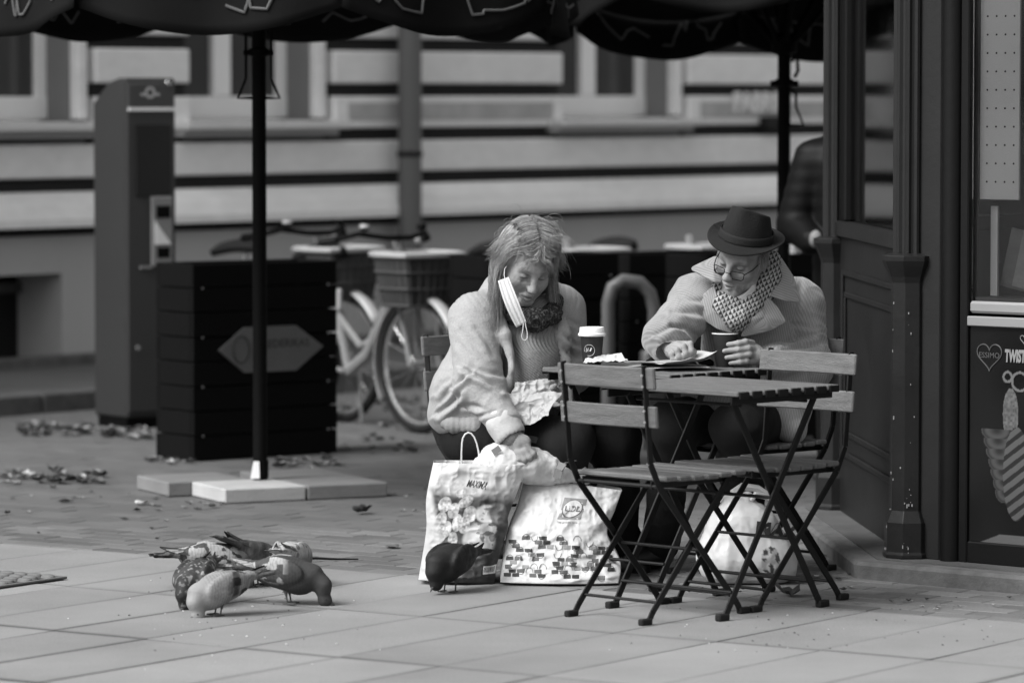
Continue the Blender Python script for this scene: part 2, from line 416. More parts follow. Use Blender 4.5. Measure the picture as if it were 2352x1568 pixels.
# sloping lowest course
prof = [(-.085,.885),(-.085,.93),(-.055,1.0),(.0,1.12-GAP/2),(.10,1.12-GAP/2),(.10,.885)]
MB().prism([V(X0,y,z) for y, z in prof], (X1-X0,0,0)).build('stone_course', M_plaster, bld)
for k in range(1, len(J)-1):
    z0, z1 = J[k]+GAP/2, J[k+1]-GAP/2
    if k == 1: sg = [(X0, X1)]
    else:
        sg = []; x = X0
        for a, b in WIN: sg.append((x, a-.004)); x = b+.13
        sg.append((x, X1))
    for a, b in sg:
        c = bpart('stone_course', M_plaster, [(a, b, 0, .095, z0, z1)], .010)
        if k == 2 and b-a > 1 and a > 2.5:
            bpart('rough_panel', M_rough, [(a+.12, b-.10, -.006, .02, z0+.045, z1-.035)], .004, parent=c)
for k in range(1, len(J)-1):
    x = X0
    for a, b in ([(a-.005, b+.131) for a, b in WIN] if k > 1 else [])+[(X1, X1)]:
        if a > x: bpart('groove_shade_strip', mat('groove_shade_tint', .018, .95, .3, 4), [(x, a, .05, .0915, J[k]-.0386, J[k]+.0386)])  # near-black strips paint the shadow at the back of the grooves
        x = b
bpart('groove_shade_strip', mat('groove_shade_tint', .018, .95, .3, 4), [(X0, X1, .022, .0295, .835, .884)])  # dark strip painted as the shadow under the sloping course
for a, b in WIN:
    [bpart('window_surround', M_plaster, [q_], .008) for q_ in ((b+.001, b+.075, .012, .09, WB, WT),)]
    bpart('window_sill', mat('sill_paint', .62, .6, .1, 5), [(a-.14, b+.16, -.12, .34, 1.425, 1.475)], .006)
    bpart('sill_apron', M_plinth, [(a-.12, b+.12, -.05, .05, 1.385, 1.424)], .004)
    y0 = .27; wf = .085; mid = (a+b)/2-.02
    w = bpart('window', mat('window_paint', .88, .5, .05, 4), [(a, a+wf, y0, y0+.06, WB, WT), (b-wf, b, y0, y0+.06, WB, WT), (mid-.075, mid+.075, y0-.01, y0+.06, WB+.13, WT), (a, b, y0-.005, y0+.06, WB, WB+.13), (a, b, y0, y0+.06, 2.55, 2.66)], .006)
    bpart('pane', M_pane, [(a+wf, mid-.075, y0+.03, y0+.04, WB+.13, 2.55)], parent=w); bpart('pane', M_pane, [(mid+.075, b-wf, y0+.03, y0+.04, WB+.13, 2.55)], parent=w)
    bpart('curtain', mat('curtain_cloth', .16, .9, .3, 3), [(mid+.2, b-wf-.02, y0+.12, y0+.14, WB+.13, 2.6)], parent=w)
b = MB(); b.tube([(3.30,-.115,.02),(3.30,-.115,8.5)], .072, 16); dp = b.build('downpipe', mat('zinc_pipe', .11, .6, .25, 3, stretch=(1,1,.3)), bld, smooth=True)
for z in (1.25, 3.0): MB().lathe([(.073,z),(.081,z+.004),(.081,z+.03),(.073,z+.034)], (3.30,-.115,0), 16).build('pipe_bracket', M_dark, dp)
# white painted sign letters on the wall
vs_, fs_ = text_mesh('FABRIK', .19, bold=.004)
sg = MB(); sg.add([V(v.x, -.03, v.y+1.57) for v in vs_], fs_); so = sg.build('sign', M_white, bld, fix=False); so.location = (6.98,0,.0); thicken(so, .012)
bpart('sign_box', M_dark, [(7.0,7.22,-.06,-.001,1.40,1.48)])
# pavement along the building with its kerb
sw = MB(); sw.add([(X0,-1.45,.1),(X1,-1.45,.1),(X1,.0,.1),(X0,.0,.1)], [(0,1,2,3)])
R = Matrix.Rotation(FRZ, 4, 'Z'); TB = Matrix.Translation((-2.856,23.8,0)) @ R
sidewalk = link('sidewalk', sw.mesh('sidewalk', M=TB), mat('sidewalk_asphalt', .07, .9, .3, 2, .2, 90)); tag(sidewalk, 'dark raised pavement along the building', kind='structure')
x = X0
while x < X1:
    L = random.uniform(.9, 1.1); kb = MB(); kb.box((x+L/2, -1.525, .028), (L-.008, .148, .15)); o = link('kerb_stone', kb.mesh('kerb_stone', bevel=.012, M=TB), M_kerb, sidewalk); x += L
# ------------------------------------------------------------------ the kiosk
M_kiosk = mat('kiosk_paint', .011, .42, .5, 5, .1, 40, spec=.22)
M_kiosk2 = mat('kiosk_paint_dark', .004, .5, .25, 6, .1, 40, spec=.18)
M_shaft = mat('kiosk_column_paint', .014, .5, .2, 8, .1, 50, spec=.22)
S = 1.704; d0 = V(.067,-.998,0).normalized(); VTX = [V(1.238,16.2,0)]; DIRS = []
for k in range(8):
    d = Matrix.Rotation(k*math.pi/4, 3, 'Z') @ d0; DIRS.append(d); VTX.append(VTX[-1]+d*S)
VTX = VTX[:8]; KC = sum(VTX, V(0,0,0))/8
kiosk = thing('kiosk', 'dark painted octagonal kiosk with fluted columns at the right', 'kiosk', KC)
KB = .06
pl = MB(); pl.prism([KC+(v-KC)*1.095+V(0,0,-.04) for v in VTX], (0,0,KB+.038)); pl.build('stone_step', M_kerb, kiosk, world=True, bevel=.012)
fl = MB(); fl.prism([KC+(v-KC)*1.055+V(0,0,KB-.01) for v in VTX], (0,0,.013)); fl.build('threshold', mat('threshold_concrete', .075, .9, .4, 5, .4, 60), kiosk, world=True)
chip = mat('kiosk_pedestal_paint', .013, .42, .5, 6, .1, 40, spec=.22, var2=.2, scale2=60)
for v in VTX:
    ph = math.atan2(d0.y, d0.x)+math.pi/8
    c = MB(); c.lathe([(.086,KB),(.09,KB+.006),(.09,KB+.018),(.084,KB+.024),(.084,KB+.125),(.066,KB+.165),(.066,1.0),(.072,1.02),(.088,1.055),(.096,1.075),(.096,1.092),(.06,1.1)], v, 8, phase=ph)
    col = c.build('column', chip, kiosk, world=True, bevel=.0015)
    s_ = MB(); n = 40; pr = []
    vs2 = []; zs = [1.1, 2.52]
    for z in zs:
        for k in range(n):
            a = 2*math.pi*k/n; r = (.058 if k % 4 in (0, 1) else .050); vs2.append(v+V(r*math.cos(a), r*math.sin(a), z))
    s_.add(vs2, [(k, (k+1) % n, n+(k+1) % n, n+k) for k in range(n)]); s_.build('fluted_shaft', M_shaft, col, world=True)
# chipped paint on the column nearest the camera
rngc = random.Random(77); c0_ = VTX[1]; colo = [o for o in kiosk.children if o.name.startswith('column')][1]
for k in range(30):
    z = rngc.uniform(.08, 1.08) if k % 3 else rngc.uniform(.06, .3); a = math.radians(rngc.choice((-157, -112, -100, -90))+rngc.uniform(-12, 12)); r = (.0845 if z < .185 else .0665)*.955
    p_ = c0_+V(r*math.cos(a), r*math.sin(a), z); sz = rngc.uniform(.0012, .0035); MB().box(p_, (sz, .006, sz*rngc.uniform(.6, 4)), a+math.pi/2).build('paint_chip', mat('bare_primer', .30, .8), colo, world=True)
def frame_strip(mb, a, b, e, nrm, z0, z1, wd, dep):
    """rectangular moulding between distances a..b along e on a wall with outward normal nrm"""
    o, p = a, b
    for (s0, s1, q0, q1) in ((o, p, z0, z0+wd), (o, p, z1-wd, z1), (o, o+wd, z0+wd, z1-wd), (p-wd, p, z0+wd, z1-wd)):
        mb(s0, s1, q0, q1, dep)
for k in range(8):
    v, e = VTX[k], DIRS[k]; nrm = V(e.y, -e.x, 0); 
    if nrm.dot(v+e*S/2-KC) < 0: nrm = -nrm
    def slab(mbx, s0, s1, z0, z1, d0_, d1_):
        c = v+e*((s0+s1)/2)+nrm*((d0_+d1_)/2)+V(0,0,(z0+z1)/2); mbx.box(c, (s1-s0, d1_-d0_, z1-z0), math.atan2(e.y, e.x)); return mbx
    if k != 1:
        slab(MB(), .05, S-.05, KB+.002, 1.1, -.05, .0).build('wall_panel', M_kiosk, kiosk, world=True)
        for (a, z0, z1, dp_) in ((.16, .28, .98, .012), (.22, .36, .90, .010)):
            for (s0, s1, q0, q1) in ((a, S-a, z0, z0+.022), (a, S-a, z1-.022, z1), (a, a+.022, z0+.022, z1-.022), (S-a-.022, S-a, z0+.022, z1-.022)):
                slab(MB(), s0, s1, q0, q1, .0005, dp_).build('moulding', M_kiosk, kiosk, world=True, bevel=.004)
        slab(MB(), .05, S-.05, 1.101, 1.16, -.06, .02).build('window_ledge', M_kiosk, kiosk, world=True, bevel=.006)
        for (s0, s1) in ((.05, .17), (S-.17, S-.05)): slab(MB(), s0, s1, 1.161, 2.4, -.05, .0).build('window_jamb', M_kiosk2, kiosk, world=True, bevel=.006)
        slab(MB(), .171, S-.171, 1.161, 2.4, -.03, -.022).build('pane', glass('kiosk_glass', base=.75), kiosk, world=True)
    slab(MB(), .0, S, 2.401, 2.75, -.08, .06).build('cornice', M_kiosk2, kiosk, world=True)
    if k == 1: KF = (v, e, nrm)
rf = MB(); rf.add([KC+(v-KC)*1.13+V(0,0,2.76) for v in VTX]+[KC+V(0,0,3.6)], [(i, (i+1) % 8, 8) for i in range(8)]); rf.build('roof', M_kiosk2, kiosk, world=True)
MB().prism([KC+(v-KC)*.9+V(0,0,KB+.02) for v in VTX], (0,0,.01)).build('floor', M_kiosk2, kiosk, world=True)
# front face of the kiosk with the display
v1, e1, n1 = KF
def fbox(name, m, s0, s1, z0, z1, a, b, bevel=.0, parent=None):
    c = v1+e1*((s0+s1)/2)+n1*((a+b)/2)+V(0,0,(z0+z1)/2); mb = MB(); mb.box(c, (s1-s0, b-a, z1-z0), math.atan2(e1.y, e1.x)); return mb.build(name, m, parent or kiosk, bevel=bevel, world=True)
fbox('pilaster_board', M_shaft, .045, .137, KB+.002, 2.4, -.05, .012, .004)
rp = MB(); rp.tube([v1+e1*.178+V(0,0,KB+.004), v1+e1*.178+V(0,0,2.4)], .038, 14); rp.build('round_pilaster', M_kiosk2, kiosk, world=True, smooth=True)
fbox('door_frame', M_kiosk2, .218, .252, KB+.002, 2.4, -.05, .016, .004)
fbox('door_frame', M_kiosk2, 1.45, S-.05, KB+.002, 2.4, -.05, .016, .004)
fbox('base_board', M_kiosk2, .2525, 1.4495, KB+.002, .135, -.05, .014, .004)
fbox('counter_edge', mat('brushed_steel', .35, .35, .1, 3, metal=.6), .2525, 1.4495, .862, .895, -.03, .022, .003)
fbox('counter_edge', mat('counter_grey', .22, .5, .1, 3), .2525, 1.4495, .905, .945, -.10, .01, .008)
fbox('inner_wall', mat('kiosk_inside', .008), .1, 1.6, KB+.05, 2.4, -.75, -.72)
pg = fbox('pegboard', mat('white_board', .36, .5, .06, 3), .258, .418, 1.285, 2.4, -.05, -.04, .002)
hb = MB()
ph_ = np.array([0])
for i in range(4):
    for j in range(14):
        c = v1+e1*(.288+.036*i)+n1*(-.0395)+V(0,0,1.345+.0615*j); pts = [c+e1*(.0036*math.cos(a))+V(0,0,.0036*math.sin(a)) for a in [2*math.pi*q/8 for q in range(8)]]
        hb.prism(pts, n1*.0006)
hb.build('peg_hole', M_black, pg, world=True)
fbox('shelf_strip', mat('shelf_white', .42, .5), .27, .298, .96, 1.262, -.10, -.09)
for i in range(4):
    mg = MB(); c = v1+e1*(.36+.05*i)+n1*(-.14)+V(0,0,1.08); mg.box(c, (.11, .012, .2), M=(Matrix.Rotation(math.atan2(e1.y, e1.x)+.2, 3, 'Z') @ Matrix.Rotation(.22, 3, 'Y')))
    mg.build('magazine', mat('magazine_cover_%d' % i, .06+.07*(i % 3), .3, .6, 18, stretch=(1,1,2)), kiosk, world=True)
fbox('shelf', mat('shelf_dark', .05), .258, 1.44, .946, .957, -.3, -.02)
for i in range(5):
    fbox('hanging_goods', mat('goods_%d' % (i % 3), .1+.12*(i % 3), .3, .8, 25), .432, .5+.02*(i % 2), 1.30+i*.16, 1.42+i*.16, -.07, -.05, .004)
fbox('shop_pane', glass('shop_glass', base=.9), .2525, 1.4495, .9455, 2.4, -.012, -.006)
# ice cream advert: printed panel
def poster_tone(px, py, P):
    t = .03+.03*vnoise(P*9, 3)
    # nut covered top
    e = ((px-2326)/17)**2+((py-946)/62)**2; n = vnoise(P*160, 5)
    t = np.where(e < 1, .30+.6*n, t)
    # wafer folds
    for i in range(7):
        cx, cy = 2296+i*3.2, 985+i*24; r = ((px-cx)/(34-2*i))**2+((py-cy)/26)**2
        t = np.where((r < 1) & (py > cy-4) & (px < 2345), .12+.25*np.abs(np.sin(r*4.2)), t)
    # striped swirl
    q = np.sqrt(((px-2340)/30)**2+((py-1085)/110)**2); sw = (q < 1) & (px > 2300)
    t = np.where(sw, np.where(np.sin((py+.9*(px-2300))/4.6) > -.2, .5, .12), t)
    # drip outline
    for (cx, cy, r) in ((2346,868,17),(2319,858,9)):
        q = np.hypot(px-cx, (py-cy)*.8); t = np.where(np.abs(q-r) < 2.4, .8, t)
    t = np.where((py > 1228) & (px > 2262+(1250-py)*2), .6, t)
    return t
nu, nv = 170, 230; vs2 = []; uv = []
for i in range(nu+1):
    for j in range(nv+1):
        s0 = .2535+(.62-.2535)*i/nu; z = .136+(.861-.136)*j/nv; P_ = v1+e1*s0+n1*.004+V(0,0,z); vs2.append(P_)
P_ = np.array([tuple(p) for p in vs2])
def project(P):
    fy = P[:,1]*CP-(P[:,2]-CAMH)*SP; fz = P[:,1]*SP+(P[:,2]-CAMH)*CP
    return 1176+FPX*P[:,0]/fy, 784-FPX*fz/fy
# (the advert is laid out in its own plane: distance along the wall and height, here expressed in millimetre-like units)
sx = ((P_-np.array(v1)) @ np.array(e1)); ux = 2235+(sx-.2535)*545; uy = 1250-(P_[:,2]-.136)*700
T_ = poster_tone(ux, uy, P_)
fs2 = [(i*(nv+1)+j, (i+1)*(nv+1)+j, (i+1)*(nv+1)+j+1, i*(nv+1)+j+1) for i in range(nu) for j in range(nv)]
po = link('advert_panel', raw_mesh('advert_panel', world_np(kiosk, P_), fs2, T_), mat('advert_print', .15, .18, .05, 3, tone=True, spec=.3), kiosk)
fbox('advert_panel_rest', mat('advert_dark', .01, .2, .4, 4, spec=.6), .621, 1.449, .136, .861, -.02, .0035)
def wall_text(body, s0, z, size, m, **kw):
    xs = kw.pop('xs', 1.); vs3, fs3 = text_mesh(body, size, **kw); t = MB(); t.add([v1+e1*(s0+v.x*xs)+n1*.0075+V(0,0,z+v.y) for v in vs3], fs3)
    return t.build('lettering', m, po, world=True, fix=False)
M_print = mat('advert_white', .2, .5, .05, 5); M_printg = mat('grey_print', .07, .5, .05, 5)
wall_text('TWISTER', .398, .765, .055, M_print, shear=.1, bold=.003, align='LEFT', xs=.5)
wall_text('ESSIMO', .335, .765, .026, M_printg)
def heart(s0, z, r, m, wd):
    pts = []
    for i in range(41):
        a = 2*math.pi*i/40; pts.append(v1+e1*(s0+r*.062*16*math.sin(a)**3)+n1*.006+V(0,0,z+r*.062*(13*math.cos(a)-5*math.cos(2*a)-2*math.cos(3*a)-math.cos(4*a))))
    t = MB(); t.tube(pts, wd, 5); t.build('heart_logo', m, po, world=True)
heart(.335, .765, .05, M_printg, .0022); heart(.475, .825, .016, M_print, .0014)
# ================================================================== BACKGROUND THINGS
# --- parking ticket machine
PMZ = gp(290, 985)
er = V(.80,.60,0); el = V(-.60,.80,0)
pmach = thing('parking_machine', 'tall grey parking ticket machine with black screen and slanted top', 'parking machine', PMZ, math.atan2(er.y, er.x))
M_pm = mat('machine_grey', .036, .55, .12, 2, spec=.25); M_pmf = mat('machine_front', .05, .55, .12, 2, spec=.25)
WPM, DPM, HPM = .295, .30, 1.715
b = MB(); b.prism([V(0,0,.05), V(0,DPM,.05), V(0,DPM,HPM-.12), V(0,.16,HPM-.02), V(0,.06,HPM), V(0,0,HPM)], (WPM,0,0)); b.build('housing', M_pm, pmach, bevel=.012)
MB().box((WPM/2,DPM/2,.025), (WPM-.03,DPM-.03,.05)).build('foot', M_black, pmach)
MB().box((WPM/2,-.004,HPM/2+.03), (WPM-.02,.008,HPM-.1)).build('front_plate', M_pmf, pmach, bevel=.004)
MB().box((WPM/2,-.011,1.63), (WPM-.03,.006,.11)).build('header', mat('machine_header', .06, .5), pmach, bevel=.003)
vs_, fs_ = text_mesh('-O-', .075, bold=.003); MB().add([V(WPM/2-.01+v.x,-.0155,1.64+v.y) for v in vs_], fs_).build('logo', mat('machine_logo', .45, .5), pmach, fix=False)
MB().box((WPM/2,-.013,1.562), (WPM-.03,.01,.018)).build('light_strip', M_white, pmach)
MB().box((WPM/2+.005,-.012,1.31), (.2,.008,.35)).build('screen', mat('dead_screen', .008, .25, .1, 2, spec=.5), pmach, bevel=.003)
s_ = MB().box((.2,-.016,.965), (.12,.014,.34)).build('card_slot_panel', mat('slot_grey', .22, .4, .1, 3), pmach, bevel=.004)
MB().box((.205,-.0245,1.06), (.08,.003,.06)).build('slot', M_black, s_); MB().box((.205,-.0245,.86), (.07,.003,.05)).build('slot', M_black, s_)
MB().prism([V(.155,-.024,.9),V(.25,-.024,.9),V(.2,-.024,.96),V(.155,-.024,1.02)], (0,-.004,0)).build('ticket_flap', M_white, s_)
for x, z in ((.11,.79),(.215,.775)): MB().box((x,-.014,z), (.07,.012,.014)).build('ledge', mat('slot_grey', .22), pmach)
for x, z, r in ((.24,1.69,.016),(.06,.395,.014),(.25,.52,.010)):
    k = MB(); k.lathe([(r*.9,0),(r,.004),(r*.8,.012)], (x,-.016,z), 12, M=Matrix.Rotation(math.pi/2,3,'X')); k.build('button', mat('chrome', .6, .25, .05, 3, metal=.8), pmach, smooth=True)
# --- dark plank planters
M_plank = mat('black_plank', .0035, .8, .4, 5, .3, 30, stretch=(.3,1,6), spec=.1)
def planter(px, py, Y, label, sign=False):
    c = V((px-1176)/FPX*Y, Y, 0) if Y else gp(px, py)
    c.z = -.038 if c.dot(EA) > 17.1 else -.018
    t = thing('planter_box', label, 'planter', c, math.atan2(.47,.62), 'black plank planters in the background')
    L, D, H = .78, .31, .88; n = 8; h = H/n
    for i in range(n):
        z = .02+h*(i+.5)
        for (cx, cy, sx, sy) in ((L/2, .012, L, .024), (L/2, D-.012, L, .024), (.012, D/2, .024, D-.05), (L-.012, D/2, .024, D-.05)):
            MB().box((cx+random.uniform(-.002,.002), cy+random.uniform(-.0015,.0015), z), (sx, sy, h-.005)).build('plank', M_plank, t, bevel=.003)
    for x in (.045, L-.045):
        for y in (.045, D-.045): MB().box((x,y,H/2), (.04,.04,H)).build('post', M_plank, t)
    MB().box((L/2,D/2,H-.06), (L-.06,D-.06,.02)).build('soil', mat('soil', .008, .95, .5, 20, .6, 40), t)
    for x in (.05, L-.05):
        for i in (1, 3, 5, 7): MB().lathe([(.006,0),(.005,.003)], (x,.0,.02+h*i), 6, M=Matrix.Rotation(math.pi/2,3,'X')).build('screw', mat('steel_screw', .4, .3, metal=.7), t)
    if sign:
        hx = [(.13,.51),(.27,.61),(.55,.61),(.70,.51),(.55,.405),(.27,.405)]
        s = MB(); s.prism([V(x,-.0005,z) for x, z in hx], (0,-.006,0)); so = s.build('sign_plate', mat('sign_grey', .13, .6, .2, 9), t)
        vs_, fs_ = text_mesh('FREDERIKAS', .052); MB().add([V(.48+v.x,-.0075,.53+v.y) for v in vs_], fs_).build('lettering', mat('sign_print', .03), so, fix=False)
        rg = MB(); rg.tube([V(.25+.045*math.cos(a),-.008,.51+.06*math.sin(a)) for a in np.linspace(0,6.283,24)], .003, 5); rg.build('emblem', mat('sign_print', .03), so)
    return t
planter(445, 1060, 0, 'black plank planter box with a grey hexagonal sign, beside the left parasol pole', True)
planter(1122, 0, 19.9, 'black plank planter box behind the woman')
planter(1445, 0, 20.7, 'black plank planter box between the two seated people, farthest back')
planter(1625, 0, 19.95, 'black plank planter box behind the man in the hat')
# --- city bicycles
M_bike = mat('bike_frame', .24, .35, .1, 3, spec=.5); M_mud = mat('bike_mudguard', .40, .35, .1, 3, spec=.5); M_rub = mat('rubber', .006, .8, .2, 9)
M_bask = mat('basket_wire', .05, .6, .3, 9); M_chr = mat('chrome', .6, .25, .05, 3, metal=.8)
def bicycle():
    t = thing('bicycle', '', 'bicycle')
    hub = V(1.02,0,.33); rear = V(0,0,.33); bb = V(.42,0,.27); head = V(.86,0,.82); seat = V(.24,0,.78)
    b = MB(); b.tube([head, V(.72,0,.55), V(.58,0,.36), bb], .03, 8); b.tube([bb, seat], .022, 8); b.tube([V(.30,0,.56), V(.52,0,.40), V(.66,0,.45)], .018, 6)
    for s in (-1, 1): b.tube([bb+V(0,s*.03,0), rear+V(0,s*.06,0)], .012, 6); b.tube([V(.31,s*.02,.58), rear+V(0,s*.06,0)], .010, 6)
    b.build('frame', M_bike, t, smooth=True)
    for c in (rear, hub):
        w_ = MB(); w_.tube([c+V(.31*math.cos(a),0,.31*math.sin(a)) for a in np.linspace(0,2*math.pi,33)], .022, 8, caps=False); wo = w_.build('wheel', M_rub, t, smooth=True)
        r_ = MB(); r_.tube([c+V(.285*math.cos(a),0,.285*math.sin(a)) for a in np.linspace(0,2*math.pi,33)], .011, 6, caps=False)
        for k in range(18): a = k*math.pi/9; r_.tube([c+V(0,.02*(-1)**k,0), c+V(.28*math.cos(a),0,.28*math.sin(a))], .0014, 4)
        r_.tube([c+V(0,-.05,0), c+V(0,.05,0)], .022, 8); r_.build('rim', M_chr, wo, smooth=True)
        a0, a1 = (.2, 3.6) if c is rear else (.55, 3.75)
        g = MB()
        def mg(u, v_, c=c, a0=a0, a1=a1): a = a0+(a1-a0)*u; y = (v_-.5)*.075; r = .35-.012*(2*v_-1)**2; return c+V(r*math.cos(a), y, r*math.sin(a))
        g.grid(mg, 26, 4); thicken(g.build('mudguard', M_mud, t, smooth=True), .004)
    f = MB()
    for s in (-1, 1): f.tube([head+V(.02,s*.03,-.05), V(.93,s*.055,.6), hub+V(0,s*.055,0)], .013, 6)
    f.tube([head+V(.03,0,-.1), head+V(-.03,0,.10)], .02, 8); f.build('fork', M_bike, t, smooth=True)
    hb_ = MB(); hb_.tube([V(.70,-.27,.93),V(.79,-.20,.96),V(.85,-.07,.94),V(.85,.07,.94),V(.79,.20,.96),V(.70,.27,.93)], .013, 8); ho = hb_.build('handlebar', M_black, t, smooth=True)
    for s in (-1, 1):
        MB().tube([V(.60,s*.295,.915), V(.71,s*.268,.932)], .02, 8).build('grip', M_rub, ho, smooth=True)
        MB().lathe([(.004,-.02),(.025,-.012),(.028,0),(.02,.014)], V(.80,s*.17,.99), 10).build('bell', M_black, ho, smooth=True)
    st = MB(); st.grid(lambda u, v_: V(.10+.28*u, (v_-.5)*(.20*(1-u)**.7+.05), .88+.02*math.sin(u*3)-.05*(2*v_-1)**2), 10, 8); so = st.build('saddle', M_rub, t, smooth=True); thicken(so, .035)
    MB().tube([seat+V(0,0,-.05), seat+V(.0,0,.12)], .014, 8).build('seat_post', M_chr, t, smooth=True)
    ba = MB(); c0 = V(1.0,0,.62)
    for k in range(26):
        a = 2*math.pi*k/26; ca, sa = math.cos(a), math.sin(a); sq = 1/max(abs(ca), abs(sa))**.6
        ba.tube([c0+V(.13*ca*sq, .15*sa*sq, 0), c0+V(.16*ca*sq, .19*sa*sq, .24)], .006, 4)
    for zz in (0, .08, .16): 
        q = 1+zz; ba.tube([c0+V(.13*q*math.cos(a)/max(abs(math.cos(a)),abs(math.sin(a)))**.6, .155*q*math.sin(a)/max(abs(math.cos(a)),abs(math.sin(a)))**.6, zz) for a in np.linspace(0,2*math.pi,33)], .008, 4, caps=False)
    bo = ba.build('basket', M_bask, t, smooth=True)
    for k in range(4):
        def pan(u, v_, k=k):
            a = (k+u)*math.pi/2+math.pi/4; ca, sa = math.cos(a), math.sin(a); sq = 1/max(abs(ca), abs(sa))**.6; return c0+V((.128+.03*v_)*ca*sq, (.148+.04*v_)*sa*sq, .23*v_)
        MB().grid(pan, 8, 2).build('basket_liner', M_bask, bo)
    rr = MB(); rr.tube([c0+V(.165*math.cos(a)/max(abs(math.cos(a)),abs(math.sin(a)))**.6, .195*math.sin(a)/max(abs(math.cos(a)),abs(math.sin(a)))**.6, .245) for a in np.linspace(0,2*math.pi,33)], .015, 6, caps=False); rr.build('basket_rim', M_mud, bo, smooth=True)
    MB().box((.30,0,.62), (.10,.03,.11)).build('lock_box', M_mud, t, bevel=.01)
    MB().tube([bb+V(.02,.05,0), bb+V(-.02,.09,-.26)], .01, 6).build('kick_stand', M_chr, t)
    return t
bike0 = bicycle(); bdir = V(.60,-.80,0); brz = math.atan2(bdir.y, bdir.x)
for i, (px, Y, lab, dr) in enumerate([(958, 20.6, 'pale city bicycle with front basket, right of the left planter box', 0.), (778, 21.3, 'pale city bicycle mostly hidden behind the left planter box', .08), (1345, 21.6, 'city bicycle with pale basket rim behind the seated woman', -.05),
                                     (1630, 22.1, 'city bicycle with pale basket rim behind the hat of the man', 0.)]):
    o = bike0 if i == 0 else copy_tree(bike0); a = brz+dr
    fx = V((px-1176)/FPX*Y, Y, 0); fx.z = -.018 if fx.dot(EA) > 17.3 else .0; o.location = fx-V(math.cos(a), math.sin(a), 0)*1.0; o.rotation_euler = (0, 0, a); [bpy.data.objects.remove(g) for ch in list(o.children) if (i > 1 and ch.name.startswith('handlebar')) or ch.name.startswith(('lamp', 'grip_end')) for g in list(ch.children)+[ch]]; tag(o, lab, 'bicycle', 'city bicycles parked in front of the building')
    if i < 2: MB().lathe([(.004,-.02),(.025,-.012),(.028,0),(.02,.014)], V(.80,-.17,.992), 10).build('lamp', M_mud, o, smooth=True); MB().tube([V(.60,.295,.918), V(.66,.28,.927)], .023, 8).build('grip_end', M_mud, o, smooth=True)
# docking hoop between the two seated people
hp = thing('docking_hoop', 'pale steel bicycle docking hoop between the two seated people', 'bicycle rack', tuple(V((1455-1176)/FPX*19.6, 19.6, -.018)), .25)
m_ = MB(); m_.tube([V(-.12,0,0), V(-.12,0,.70), V(-.10,0,.77), V(-.05,0,.80), V(.03,0,.79), V(.08,0,.74), V(.10,0,.66), V(.10,0,.45)], .032, 10); m_.build('hoop', mat('hoop_steel', .13, .4, .2, 4), hp, smooth=True)
MB().box((.10,0,.40), (.12,.10,.16)).build('dock_head', mat('hoop_head', .2, .4), hp, bevel=.015); MB().box((.10,0,.16), (.09,.07,.32)).build('dock_post', M_bask, hp, bevel=.01)
